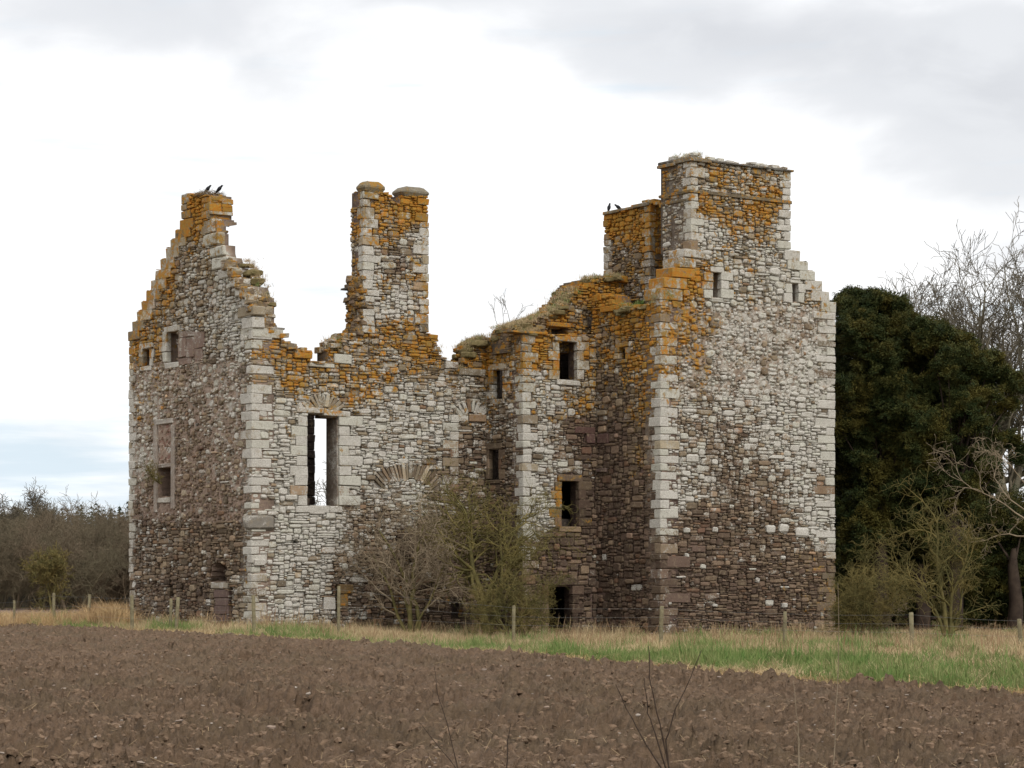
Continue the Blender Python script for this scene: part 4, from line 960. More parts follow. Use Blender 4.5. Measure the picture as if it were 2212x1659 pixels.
# ------------------------------------------------------------------ branching plants
class Tubes:
    def __init__(s): s.V = []; s.F = []; s.n = 0
    def add(s, pts, rad, k):
        pts = np.asarray(pts); m = len(pts); d = np.gradient(pts, axis=0); d /= np.linalg.norm(d, axis=1)[:, None]+1e-9
        ref = np.array([0, 0, 1.0]) if abs(d[0, 2]) < .9 else np.array([1.0, 0, 0])
        a_ = np.cross(d, ref); a_ /= np.linalg.norm(a_, axis=1)[:, None]+1e-9; b_ = np.cross(d, a_)
        ang = np.arange(k)*2*PI/k
        ring = pts[:, None, :]+np.asarray(rad)[:, None, None]*(np.cos(ang)[None, :, None]*a_[:, None, :]+np.sin(ang)[None, :, None]*b_[:, None, :])
        s.V.append(ring.reshape(-1, 3)); i = np.arange(m-1)[:, None]*k+np.arange(k)[None, :]; j = np.arange(m-1)[:, None]*k+(np.arange(k)[None, :]+1) % k
        s.F.append(np.stack([i, j, j+k, i+k], -1).reshape(-1, 4)+s.n); s.n += m*k
    def mesh(s, name, mat):
        V_ = np.concatenate(s.V); F_ = np.concatenate(s.F); me = bpy.data.meshes.new(name); me.vertices.add(len(V_)); me.vertices.foreach_set('co', V_.astype(np.float32).ravel())
        me.loops.add(F_.size); me.loops.foreach_set('vertex_index', F_.astype(np.int32).ravel()); me.polygons.add(len(F_)); me.polygons.foreach_set('loop_start', np.arange(0, F_.size, 4, dtype=np.int32)); me.polygons.foreach_set('loop_total', np.full(len(F_), 4, np.int32))
        me.update(calc_edges=True); me.materials.append(mat); return me
def limb(T0, T1, p, d, r_, ln, lev, P):
    """one branch and its offshoots; T0 takes the trunk and first limbs, T1 the twigs"""
    n = P['seg'][lev]; pts = [p]; rad = [r_]; d = d/np.linalg.norm(d); kids = []
    for i in range(n):
        d = d+RNG.normal(0, P['wig'][lev], 3)+np.array([0, 0, P['up'][lev]]); d /= np.linalg.norm(d)
        p = p+d*ln/n; f_ = (i+1)/n; pts.append(p); rad.append(max(P['rmin'], r_*(1-f_*P['taper'][lev])))
        kids.append((p, d, rad[-1], f_))
    (T0 if lev <= P['split'] else T1).add(pts, rad, P['k'][lev])
    if lev+1 >= len(P['seg']): return
    nk = P['kids'][lev]
    for c in range(nk):
        f_ = P['from'][lev]+(1-P['from'][lev])*(c+RNG.random())/nk; i = min(n-1, int(f_*n)); q_, dd, rr_, _ = kids[i]
        ax = RNG.normal(0, 1, 3); ax -= ax.dot(dd)*dd; ax /= np.linalg.norm(ax)+1e-9; an_ = P['ang'][lev]*RNG.uniform(.6, 1.3)
        nd = dd*math.cos(an_)+ax*math.sin(an_)
        limb(T0, T1, q_, nd, max(P['rmin'], min(rr_*.8, r_*P['rk'][lev])), ln*P['lk'][lev]*RNG.uniform(.65, 1.2)*(1.25-.5*f_), lev+1, P)
BARE = dict(seg=(9, 7, 6, 4, 3), wig=(.07, .13, .16, .2, .2), up=(.03, .06, .06, .05, .05), taper=(.75, .8, .85, .8, .7), k=(7, 5, 3, 3, 3), kids=(11, 8, 6, 3), rmin=.011, ang=(.75, .7, .7, .6), rk=(.5, .55, .55, .6), lk=(.52, .52, .5, .5), split=1)
BARE['from'] = (.35, .2, .15, .1)
M_BARK = simple_mat('grey_bark', (.13, .115, .08), (.21, .19, .13), 3, bumpd=.02); M_TWIG = simple_mat('grey_twigs', (.10, .085, .06), (.16, .135, .095), 2, bumpd=0)
M_MOSS = simple_mat('mossy_bark', (.09, .08, .03), (.16, .13, .05), 4, bumpd=.01); M_MTWIG = simple_mat('mossy_twigs', (.105, .095, .035), (.20, .155, .055), 1.3, bumpd=0)
M_PALE = simple_mat('pale_twigs', (.30, .235, .16), (.20, .155, .10), 2, bumpd=0); M_BUD = simple_mat('buds', (.20, .17, .06), (.26, .20, .07), 2, bumpd=0)
M_YTWIG = simple_mat('lichened_twigs', (.12, .105, .04), (.22, .175, .06), 1.6, bumpd=0); M_BROWN = simple_mat('brown_twigs', (.14, .105, .07), (.20, .15, .10), .4, bumpd=0, c3=(.13, .115, .07)); M_BROWNB = simple_mat('brown_bark', (.11, .10, .065), (.16, .14, .09), .4, bumpd=0)
def at(px, depth, z=0): return Vector(((px-CX)/F*depth, depth, z))
def bare_tree(name, label, cat, loc, h, params, dirs=None, mats=None, group=None, r0=None, proto=None, k=.84):
    dirs = [(a_, b_*k, c_, d_) for a_, b_, c_, d_ in dirs]
    if abs(loc.z) < .01: loc = Vector((loc.x, loc.y, float(gz(loc.x, loc.y))))
    root = empty(name, loc); tag(root, label, cat, group)
    if proto: m0, m1 = proto
    else:
        T0, T1 = Tubes(), Tubes()
        for d, ln, rr_, p0 in (dirs or [((0, 0, 1), h, r0 or h*.018, (0, 0, -.1))]): limb(T0, T1, np.array(p0, float), np.array(d, float), rr_, ln, 0, params)
        m0, m1 = T0.mesh('trunk', (mats or (M_BARK, M_TWIG))[0]), T1.mesh('twigs', (mats or (M_BARK, M_TWIG))[1])
    for nm, me in (('trunk', m0), ('crown', m1)):
        o = bpy.data.objects.new(nm, me); C.objects.link(o); o.parent = root
    return root, (m0, m1)
def hgt(y, depth): return HC+(HY-y)/F*depth
# tall bare trees behind the yews
D1 = 118.0
bare_tree('bare_tree', 'tall leafless grey tree with two leaning limbs rising behind the dark yew', 'tree', at(2125, D1), 0, BARE, dirs=[((-.10, 0, 1), hgt(515, D1), .38, (0, 0, 0)), ((-.24, .2, 1), hgt(700, D1)*.98, .17, (-.3, 0, 1.0)), ((.2, -.2, 1), hgt(680, D1), .17, (.2, 0, 2))], k=.69)
bare_tree('bare_tree', 'leafless tree with heavy upright trunk at the right edge of the photograph', 'tree', at(2196, D1-4), 0, BARE, dirs=[((.02, 0, 1), hgt(495, D1), .5, (0, 0, 0)), ((-.3, .1, 1), hgt(600, D1)*.95, .24, (0, 0, 3)), ((.35, .1, 1), hgt(600, D1)*.9, .24, (0, 0, 3))], k=.63)
bare_tree('bare_tree', 'smaller leafless tree whose fine crown leans left over the yew beside the tower', 'tree', at(2015, D1+6), 0, BARE, dirs=[((-.09, 0, 1), hgt(590, D1+6), .16, (0, 0, 0)), ((-.15, 0, 1), hgt(690, D1+6), .1, (0, 0, 3)), ((.05, .3, 1), hgt(680, D1+6), .1, (0, 0, 2))], k=.62)
# twiggy shrubs
SHRUB = dict(seg=(7, 6, 5, 4), wig=(.2, .26, .3, .32), up=(.03, .02, .0, .0), taper=(.7, .8, .8, .7), k=(5, 4, 3, 3), kids=(9, 8, 5), rmin=.006, ang=(.75, .85, .9), rk=(.5, .5, .6), lk=(.5, .55, .55), split=0)
SHRUB['from'] = (.2, .1, .1); LIGHT = dict(SHRUB); LIGHT['kids'] = (6, 4, 3)
def fan(n, h, spread, r_, base=.25, lean=(0, 0)):
    return [((RNG.normal(lean[0], spread), RNG.normal(lean[1], spread*.6), 1), h*RNG.uniform(.7, 1.05), r_*RNG.uniform(.5, 1.1), (RNG.normal(0, base), RNG.normal(0, base*.7), -.05)) for _ in range(n)]
DS = P2.y-3.2
bare_tree('bare_shrub', 'dead pale-branched shrub spreading against the hall wall below the arch', 'shrub', at(890, DS-2.2), 0, SHRUB, dirs=[((-.45, 0, 1), 5.2, .11, (-.1, 0, 0)), ((-.75, -.1, 1), 4.2, .08, (-.1, 0, 0)), ((.12, 0, 1), 5.2, .10, (.15, 0, 0)), ((-.15, .1, 1), 4.6, .09, (0, 0, 0)), ((.4, 0, 1), 3.4, .06, (.1, 0, .2))], mats=(M_MOSS, M_PALE))
THICK = dict(SHRUB); THICK['kids'] = (10, 8, 5); THICK['wig'] = (.16, .3, .36, .4)
bare_tree('mossy_shrub', 'tall mossy yellow-green shrub growing in the angle of the stair block', 'shrub', at(1052, DS-1.5), 0, dict(THICK, kids=(10, 7, 5), **{'from': (.45, .1, .1)}), k=.84, dirs=[((-.12, 0, 1), 5.8, .16, (0, 0, 0)), ((-.02, 0, 1), 5.4, .12, (.1, 0, .3)), ((-.28, 0, 1), 5.0, .11, (-.1, 0, .5)), ((.12, 0, 1), 4.6, .10, (.1, 0, .3)), ((-.1, .2, 1), 5.6, .1, (0, 0, .3)), ((.2, -.1, 1), 3.8, .08, (.1, 0, .2))], mats=(M_MOSS, M_YTWIG))
bare_tree('mossy_shrub', 'low sprawling twiggy shrub in front of the dark doorway', 'shrub', at(1108, DS-3.4), 0, THICK, dirs=fan(7, 2.6, .55, .06, .2, (.25, 0)), mats=(M_MOSS, M_MTWIG))
bare_tree('bare_shrub', 'rounded twiggy shrub against the right corner of the tower', 'shrub', at(1872, 93), 0, THICK, dirs=fan(8, 3.6, .28, .05, .3), mats=(M_MOSS, M_MTWIG), k=.74)
bare_tree('bare_shrub', 'low tangle of twigs at the foot of the yew beside the fence', 'shrub', at(1905, 94), 0, LIGHT, dirs=fan(7, 2.0, .5, .04, .4), mats=(M_MOSS, M_PALE))
bare_tree('mossy_tree', 'small leaning tree with yellow mossy twigs in front of the yews', 'tree', at(2040, 88), 0, THICK, dirs=[((.35, 0, 1), 1.9, .13, (0, 0, 0)), ((-.02, 0, 1), 5.6, .10, (.1, 0, .3)), ((-.2, 0, 1), 4.4, .07, (0, 0, .4)), ((.15, .1, 1), 4.8, .08, (.2, 0, .4)), ((.5, 0, 1), 3.0, .05, (.3, 0, .5))], mats=(M_MOSS, M_MTWIG), k=.72)
DEAD = dict(SHRUB); DEAD['kids'] = (6, 4, 3); DEAD['up'] = (-.04, -.02, 0, 0)
bare_tree('dead_branch', 'bleached dead branches hanging out of the yew above the mossy tree', 'branch', at(2215, 88, 4.0), 0, DEAD, dirs=[((-1, 0, .35), 3.6, .032, (0, 0, 0)), ((-1, 0, .75), 2.8, .028, (0, 0, .3)), ((-1, 0, .1), 2.4, .03, (0, 0, -.6)), ((-1, 0, 1.2), 2.4, .022, (0, 0, 1.2))], mats=(M_PALE, M_PALE))
bare_tree('window_shrub', 'small shrub rooted in the gable wall beside the blocked window', 'shrub', fG.P(*fG.uv(352, 1045), .05), 0, LIGHT, dirs=[((-.6, -.4, .3), 1.1, .03, (0, 0, 0)), ((-.5, -.4, .9), 1.0, .025, (0, 0, 0)), ((-.9, -.3, .5), 1.0, .02, (0, 0, 0)), ((.1, -.5, .3), .5, .015, (0, 0, 0)), ((-.4, -.5, -.1), .8, .015, (0, 0, 0))], mats=(M_MOSS, M_MTWIG))
SAP = dict(seg=(6, 4, 3), wig=(.08, .14, .2), up=(.0, .02, .02), taper=(.8, .8, .7), k=(4, 3, 3), kids=(4, 2), rmin=.007, ang=(.6, .6), rk=(.6, .6), lk=(.45, .5), split=0); SAP['from'] = (.2, .2)
bare_tree('bare_sapling', 'thin leafless sapling growing on the turf above the stair block', 'sapling', fV.P(*fV.uv(1122, 700), -.6), 0, SAP, dirs=[((-.1, 0, 1), 1.3, .014, (0, 0, 0)), ((.35, 0, 1), 1.0, .012, (.1, 0, 0)), ((-.25, 0, 1), .9, .01, (-.5, 0, 0)), ((-.05, 0, 1), 1.1, .01, (-.25, 0, 0))], mats=(M_TWIG, M_TWIG))
# thin stems standing in front of the field
def stem(label, base_px, depth, pts, mat, rr_=.006):
    root = empty('bare_sapling', at(base_px, depth)); tag(root, label, 'sapling')
    for path in pts:
        T = Tubes(); P_ = [((x-CX)/F*depth-root.location.x, 0, hgt(y, depth)) for x, y in path]
        P2_ = []
        for a_, b_ in zip(P_, P_[1:]):
            for i in range(4): t_ = i/4; P2_.append([a_[j]*(1-t_)+b_[j]*t_+(RNG.normal(0, .0025) if j != 1 else 0) for j in range(3)])
        P2_.append(P_[-1]); m_ = len(P2_); T.add(P2_, [rr_*(1.25-.85*i/m_) for i in range(m_)], 4)
        o = bpy.data.objects.new('stem', T.mesh('stem', mat)); C.objects.link(o); o.parent = root
M_DSTEM = simple_mat('dark_stem', (.045, .03, .022), (.07, .05, .035), 8, bumpd=0)
gy = lambda dep: HY+F*HC/dep
stem('spray of thin bare stems rising from below the frame right of centre', 1458, 20, [[(1458, gy(20)), (1445, 1659), (1425, 1560), (1405, 1480), (1402, 1410), (1400, 1395)], [(1455, gy(20)), (1428, 1659), (1385, 1590), (1345, 1515), (1330, 1478)], [(1460, gy(20)), (1420, 1600), (1400, 1540), (1392, 1465)], [(1450, gy(20)), (1440, 1600), (1460, 1530), (1485, 1480), (1515, 1405)]], M_DSTEM)
stem('single dark bare stem in the middle foreground', 1098, 20, [[(1098, gy(20)), (1096, 1659), (1097, 1600), (1104, 1563)]], M_DSTEM)
stem('curved thin brown stem left of the centre foreground', 968, 20, [[(1010, gy(20)), (985, 1659), (930, 1590), (905, 1560)], [(1006, gy(20)), (965, 1560), (945, 1500), (938, 1440)]], M_DSTEM, .004)
stem('tall straight pale stem right of centre foreground', 1798, 20, [[(1796, gy(20)), (1800, 1659), (1806, 1560), (1812, 1440), (1810, 1260)]], M_PALE, .004)
stem('thin brown stem with a bent tip in the right foreground', 1725, 20, [[(1726, gy(20)), (1726, 1659), (1724, 1570), (1718, 1510), (1714, 1470)], [(1726, 1659), (1728, 1600), (1715, 1570)]], M_PALE, .004)

# ------------------------------------------------------------------ yews: boughs of small needle sprays
def leaf_mat(name, c1, c2, c3):
    m, t, p = principled(name); rnd = N(t, 'ShaderNodeObjectInfo').outputs['Random']; pos = N(t, 'ShaderNodeNewGeometry').outputs['Position']
    col = mixc(t, rnd, c1, c2); col = mixc(t, math_n(t, 'MULTIPLY', smooth(t, noise(t, pos, .8, 4, .6), .45, .65), .8), col, c3); L(t, col, p.inputs['Base Color']); p.inputs['Roughness'].default_value = .7; return m
M_YEW = leaf_mat('yew_needles', (.018, .032, .010), (.055, .060, .015), (.11, .088, .018))
def spray_mesh(mat, n=44, R_=.30, lw=.024, ll=.13):
    V_ = []; F_ = []
    for i in range(n):
        a_ = RNG.uniform(0, 2*PI); rr_ = R_*RNG.random()**.6; x, y, z = math.cos(a_)*rr_, math.sin(a_)*rr_, RNG.normal(0, .06)-rr_*.15
        d = np.array([math.cos(a_)+RNG.normal(0, .5), math.sin(a_)+RNG.normal(0, .5), RNG.normal(0, .45)]); d /= np.linalg.norm(d); s2 = np.cross(d, RNG.normal(0, 1, 3)); s2 /= np.linalg.norm(s2)
        c = np.array([x, y, z]); l2 = ll*RNG.uniform(.6, 1.3); k = len(V_); V_ += [c-d*l2/2, c+s2*lw, c+d*l2/2, c-s2*lw]; F_ += [(k, k+1, k+2, k+3)]
    return raw_mesh('spray', V_, F_, mat)
SPR = [spray_mesh(M_YEW) for _ in range(4)]
M_YBARK = simple_mat('yew_bark', (.035, .024, .018), (.06, .042, .03), 3, bumpd=.02)
def yew(label, base_px, depth, blobs, trunk_h, group=None, dens=1.0):
    root = empty('yew_tree', at(base_px, depth)); tag(root, label, 'tree', group)
    Ps = []; Rs = []; Ss = []; T = Tubes()
    for (x, y, dz, r_) in blobs:
        c = np.array(at(x, depth+dz, hgt(y, depth+dz)))-np.array(root.location)
        nb = int(30*r_*r_*dens+4); u = RNG.normal(0, 1, (nb, 3))*np.array([1, 1, .62]); u /= np.linalg.norm(u, axis=1)[:, None]; tl_ = RNG.normal(0, .2)
        ln_ = r_*RNG.uniform(.75, 1.5, nb); tt_ = np.linspace(.35, 1, 6); pt = c+u[:, None, :]*(ln_[:, None]*tt_)[:, :, None]; pt[:, :, 2] += (.14*RNG.normal(.3, 1, nb)[:, None]*tt_**2)*r_; pt += RNG.normal(0, .07, pt.shape)*(1.2-tt_)[None, :, None]
        sz = np.tile(1.35-.85*tt_, (nb, 1))*RNG.uniform(.8, 1.2, (nb, 1)); pt = pt.reshape(-1, 3); sz = sz.ravel(); m_ = pt[:, 2] > .15; pt = pt[m_]; Ps.append(pt); Ss.append(sz[m_])
        Rs.append(np.stack([RNG.normal(0, .5, len(pt)), RNG.normal(0, .5, len(pt)), RNG.uniform(0, 6.28, len(pt))], -1))
        zb = min(c[2]*.55, trunk_h)
        if RNG.random() < .12: T.add([(0, 0, zb), (c[0]*.5, c[1]*.5, zb+(c[2]-zb)*.6), c], [.06, .04, .015], 4)
    T.add([(0, 0, -.7), (.1, 0, trunk_h*.4), (-.05, 0, trunk_h), (0, 0, trunk_h*1.3)], [.38, .3, .22, .1], 8)
    o = bpy.data.objects.new('trunk', T.mesh('trunk', M_YBARK)); C.objects.link(o); o.parent = root
    Ps = np.concatenate(Ps); Rs = np.concatenate(Rs); s_ = np.concatenate(Ss); scatter('crown', SPR, Ps, Rs, np.stack([s_]*3, -1), 'stuff', root)
outline = [(1805,650),(1838,640),(1882,638),(1910,645),(1949,656),(1970,690),(1998,697),(2023,705),(2043,722),(2081,732),(2090,757),(2115,779),(2142,765),(2150,795),(2190,823)]
ox = [p_[0] for p_ in outline]; oy = [p_[1] for p_ in outline]
def yb(x0, x1, y1, n, r_, dz=(0, 4), skip=0.0):
    b_ = []
    for _ in range(n):
        x = RNG.uniform(x0, x1); yt = np.interp(x, ox, oy)+20; y = yt+(y1-yt)*RNG.random()**1.25; rr_ = min(RNG.uniform(*r_), .30+(y-yt)/150*RNG.uniform(.6, 1.2)); b_.append((x, y, RNG.uniform(*dz), rr_))
    return b_
B1 = [(1812,668,2,.6),(1845,662,1,.7),(1882,658,1,.65),(1908,664,2,.6),(1940,676,1,.6),(1840,700,0,.8),(1880,700,0,.9),(1930,712,0,.8),(1968,712,1,.6),(1998,722,2,.55),(2025,722,1,.4)]
B1 += yb(1795, 1990, 1200, 150, (.6, 1.05), (-1, 4)) + yb(1800, 1960, 1100, 18, (.9, 1.3), (3, 6))
B2 = [(2010,745,1,.6),(2045,745,1,.55),(2078,750,2,.45),(2088,775,1,.45),(2110,800,1,.5),(2142,782,1,.35),(2150,812,1,.5),(2186,842,1,.5),(2170,870,1,.6)]
B2 += yb(1975, 2105, 1200, 110, (.5, .85), (-1, 4), 0) + yb(2100, 2150, 1100, 22, (.3, .5), (-1, 3)) + yb(2100, 2165, 1150, 10, (.35, .55), (0, 4)) + yb(2000, 2120, 1100, 10, (.9, 1.2), (3, 6))
def sprigs(xa, xb, n):
    return [(x_, np.interp(x_, ox, oy)+RNG.uniform(-9, 16), RNG.uniform(0, 3), RNG.uniform(.16, .36)) for x_ in RNG.uniform(xa, xb, n)]
def tufts(xs):
    o_ = []
    for x_ in xs:
        y_ = np.interp(x_, ox, oy)+RNG.uniform(-2, 12); dx = RNG.uniform(-5, 8); hh = RNG.uniform(9, 20)
        for i_ in range(4): o_.append((x_+dx*i_/3, y_-hh*i_/3+6, RNG.uniform(0, 2), (.46, .34, .24, .14)[i_]))
    return o_
B1 += tufts([1822, 1848, 1872, 1893, 1912, 1938, 1958, 1974]); B2 += tufts([1996, 2018, 2040, 2062, 2084, 2104, 2124, 2144, 2166, 2188])
B1 += sprigs(1806, 1985, 18); B2 += sprigs(1985, 2195, 20)+[(2195+RNG.uniform(-12, 14), RNG.uniform(830, 1000), 1, RNG.uniform(.15, .3)) for _ in range(6)]
B3 = [(x_, y_, z_, r__) for x_, y_, z_, r__ in zip(RNG.uniform(2095, 2245, 60), RNG.uniform(1095, 1320, 60), RNG.uniform(1, 5, 60), RNG.uniform(.7, 1.2, 60))]
yew('largest dark yew tree crowding the right side of the tower', 1900, 105, B1, 5)
yew('dark yew tree with ragged stepped outline, in front of the bare trees', 2060, 104, B2, 5, None, .52)
yew('low dark yew boughs at the right edge behind the fence', 2190, 106, B3, 2.5)
B4 = [(x_, y_, z_, r__) for x_, y_, z_, r__ in zip(RNG.uniform(1810, 2215, 90), RNG.uniform(1120, 1350, 90), RNG.uniform(2, 7, 90), RNG.uniform(.7, 1.2, 90))]
B4 += [(x_, y_, z_, .9) for x_, y_, z_ in zip(RNG.uniform(1795, 1850, 14), RNG.uniform(1100, 1350, 14), RNG.uniform(1, 5, 14))]
yew('dark evergreen undergrowth in the deep shade beneath the yews', 1990, 105, B4, 2)

# ------------------------------------------------------------------ woodland on the left
WOOD = dict(seg=(6, 5, 5, 4), wig=(.1, .2, .25, .3), up=(.03, .05, .03, .0), taper=(.7, .8, .8, .7), k=(5, 3, 3, 3), kids=(12, 11, 8), rmin=.016, ang=(.8, .8, .8), rk=(.45, .5, .6), lk=(.55, .55, .5), split=0); WOOD['from'] = (.12, .1, .1)
protos = []
for i in range(4):
    T0, T1 = Tubes(), Tubes(); limb(T0, T1, np.array([0, 0, -.2]), np.array([RNG.normal(0, .1), 0, 1]), .16, 7.6, 0, WOOD); limb(T0, T1, np.array([.2, 0, -.2]), np.array([.4, .1, 1]), .1, 6, 0, WOOD)
    n0 = T0.n; T0.V += T1.V; T0.F += [f_+n0 for f_ in T1.F]; protos.append(T0.mesh('wood', M_BROWN))
k = 150; y_ = RNG.uniform(172, 235, k); px_ = np.where(RNG.random(k) < .8, RNG.uniform(-140, 420, k), RNG.uniform(420, 800, k)); x_ = (px_-CX)/F*y_
s_ = RNG.uniform(.52, .74, k)*(y_/200); hh_ = np.ones(k)
scatter('woodland', protos, np.stack([x_, y_, np.zeros(k)], -1), np.stack([np.zeros(k), np.zeros(k), RNG.uniform(0, 6.28, k)], -1), np.stack([s_, s_, s_], -1))
bank_x = np.linspace(-70, 10, 60); vs_ = []; fs_ = []
M_BANK = simple_mat('leaf_litter', (.06, .05, .032), (.085, .068, .045), .5, bumpd=.05)
for i, x in enumerate(bank_x):
    for j, (yy_, zz) in enumerate(((198, 0), (214, 2.6), (232, 5.2), (262, 5.6), (330, 0))): vs_.append(Vector((x*yy_/200, yy_, max(-.05, zz+(RNG.normal(0, .2) if 0 < j < 4 else -.02)))))
for i in range(59):
    for j in range(4): a_ = i*5+j; fs_.append((a_, a_+5, a_+6, a_+1))
mb = MB(); mb.add(vs_, fs_); tag(mb.build('wooded_bank', M_BANK, attrs=False), kind='structure')
bare_tree('bare_tree', 'fine leafless tree standing above the wood on the left skyline', 'tree', at(72, 205, 3), 0, WOOD, dirs=[((0, 0, 1), 5.0, .12, (0, 0, 0)), ((.35, 0, 1), 4.2, .09, (0, 0, .5)), ((-.35, 0, 1), 4.0, .09, (0, 0, .5))], mats=(M_BROWNB, M_TWIG))
bare_tree('bare_tree', 'leafless tree cut by the left edge of the photograph, above the wood', 'tree', at(2, 208, 3), 0, WOOD, dirs=[((0, 0, 1), 5.2, .12, (0, 0, 0)), ((.4, 0, 1), 4.2, .09, (0, 0, .5))], mats=(M_BROWNB, M_TWIG))
bare_tree('mossy_tree', 'small yellow-twigged tree standing in front of the left wood', 'tree', at(112, 165), 0, WOOD, dirs=[((-.1, 0, 1), 3.4, .07, (0, 0, 0)), ((.5, 0, 1), 3.0, .06, (0, 0, .5))], mats=(M_MOSS, M_MTWIG))
# spruces on the skyline behind the wood
def spruce_mesh():
    V_ = []; F_ = []
    for i in range(15):
        z = 1.5+i*.62; rr_ = 1.9*(1-i/15.5)
        for j in range(11):
            a_ = RNG.uniform(0, 2*PI); dx, dy = math.cos(a_), math.sin(a_); l2 = rr_*RNG.uniform(.7, 1.15); wd = .28; k = len(V_)
            V_ += [(0, 0, z+.25), (dx*l2*.6-dy*wd, dy*l2*.6+dx*wd, z-.1), (dx*l2, dy*l2, z-.35*l2*.5), (dx*l2*.6+dy*wd, dy*l2*.6-dx*wd, z-.1)]; F_.append((k, k+1, k+2, k+3))
    k = len(V_); V_ += [(-.12, 0, 0), (.12, 0, 0), (0, 0, 11.2), (0, .12, 0)]; F_ += [(k, k+1, k+2), (k+1, k+3, k+2)]
    return raw_mesh('spruce', V_, F_, M_SPR)
M_SPR = leaf_mat('spruce_needles', (.014, .024, .018), (.02, .032, .02), (.022, .03, .018))
SP = [spruce_mesh() for _ in range(3)]
k = 300; y_ = RNG.uniform(300, 345, k); px_ = RNG.uniform(84, 520, k); s_ = RNG.uniform(.55, .88, k)*(1+np.clip((px_-84)/1500, 0, .1))
scatter('spruce_wood', SP, np.stack([(px_-CX)/F*y_, y_, np.full(k, 2.0)], -1), np.stack([np.zeros(k), np.zeros(k), RNG.uniform(0, 6.28, k)], -1), np.stack([s_, s_, s_], -1))
# branches seen through the hall window
bare_tree('bare_tree', 'dark tangled tree seen through the tall hall window', 'tree', at(696, 128), 0, BARE, dirs=[((.05, 0, 1), 6.8, .12, (0, 0, 0))], mats=(M_BROWNB, M_BROWNB))

# ------------------------------------------------------------------ turf on the wall heads
TT = [tuft(22, .20, .09, .8, .012, M_DRY, 'turf_tuft') for _ in range(2)]+[tuft(22, .20, .09, .8, .012, M_GREEN, 'turf_green') for _ in range(1)]
Pt = []
def turf(face, pts, d0, d1, n, zj=.03):
    seg = [math.hypot(c-a, d-b) for (a, b), (c, d) in zip(pts, pts[1:])]; tot = sum(seg)
    for _ in range(n):
        s_ = random.random()*tot; i = 0
        while s_ > seg[i]: s_ -= seg[i]; i += 1
        t_ = s_/seg[i]; x, y = pts[i][0]*(1-t_)+pts[i+1][0]*t_, pts[i][1]*(1-t_)+pts[i+1][1]*t_; u, v = face.uv(x, y); Pt.append(face.P(u, v+random.uniform(-zj, zj), random.uniform(d0, d1)))
turf(fV, [(1100,708),(1135,698),(1170,688),(1198,674),(1222,658),(1240,636),(1250,622)], -1.3, .05, 300, .05)
turf(fL1, [(1050,733),(1070,725),(1100,717),(1128,716)], -.9, .0, 130, .1); turf(fW, [(1012,764),(1018,748),(1034,736),(1050,728)], -.9, .02, 120, .06)
turf(fW, [(925,722),(945,744),(965,775)], -.9, -.1, 30); turf(fW, [(986,795),(1012,797)], -.9, 0, 30); turf(fW, [(715,755),(722,745),(740,728)], -.7, .03, 40)
turf(fL2, [(1325,668),(1360,668),(1395,658),(1427,640)], -.9, .05, 190, .16); turf(fV, [(1262,603),(1330,597),(1400,600)], -.5, .1, 80)
turf(fT, [(1497,338),(1515,332),(1530,340)], -1.6, -.2, 50, .08); turf(fG, [(500,560),(520,602),(542,650)], -1.0, -.5, 60)
k = len(Pt); s_ = RNG.uniform(.6, 1.2, k); pk = RNG.choice([0, 1, 2], k, p=[.42, .42, .16]); Pa = np.array([tuple(v) for v in Pt])
gm_ = (Pa[:, 0] > P4.x+.3) & (Pa[:, 2] > 9.5) & (Pa[:, 2] < 12.9) & (Pa[:, 1] < P4.y-.3); pk = np.where(gm_ & (RNG.random(k) < .7), 2, pk)
tg = scatter('wall_head_turf', TT, Pa, np.stack([RNG.normal(0, .3, k), RNG.normal(0, .3, k), RNG.uniform(0, 6.28, k)], -1), np.stack([s_, s_, s_], -1), idx_=pk)
# turf sod under the grass: rounded mound on the vault
mb = MB()
for i in range(260):
    j = random.randrange(len(Pt)); q_ = Pt[j]
    if q_.x > P5.x-.5: continue
    s_ = random.uniform(.10, .22); v_, f_ = cbox(q_-Z*.1, A*s_*1.3, B*s_, Z*s_*.5, .06, .04); mb.add(v_, f_)
M_SOD = simple_mat('turf_sod', (.13, .105, .045), (.20, .155, .075), 6, bumpd=.03)
tag(mb.build('turf_sods', M_SOD, attrs=False), kind='stuff')
# dark weeds and nettles at the wall foot

mb = MB()
for (Pa_, Pb_, nrm) in ((P0, P1, NB), (P1, P2, NA), (P2, P3, NB), (P3, P4, NA), (P4, P5, NB), (P5, P6, NA)):
    ln_ = (Pb_-Pa_).length
    for i in range(int(ln_*9)):
        s_ = random.uniform(.06, .26); c = Pa_+(Pb_-Pa_)*random.random()+nrm*abs(random.gauss(0, .5)); c = c+Z*(float(gz(c.x, c.y))+s_*random.uniform(.1, 1.0)); a_ = random.uniform(0, PI)
        v_, f_ = cbox(c, Vector((math.cos(a_), math.sin(a_), random.uniform(-.3, .3)))*s_, Vector((-math.sin(a_), math.cos(a_), 0))*s_*.8, Z*s_*random.uniform(.4, .7), .04, .04); mb.add(v_, f_, *stone_look([(0, 0, .25, .03, .35)], 0, 0))
tag(mb.build('fallen_stones', M_STONE), kind='stuff')
Pw = []
for (Pa_, Pb_, nrm) in ((P0, P1, NB), (P1, P2, NA), (P3, P4, NA), (P4, P5, NB), (P5, P6, NA)):
    for i in range(int((Pb_-Pa_).length*16)): Pw.append(Pa_+(Pb_-Pa_)*random.random()+nrm*(.1+abs(random.gauss(0, .5))))
k = len(Pw); s_ = RNG.uniform(.7, 1.7, k)
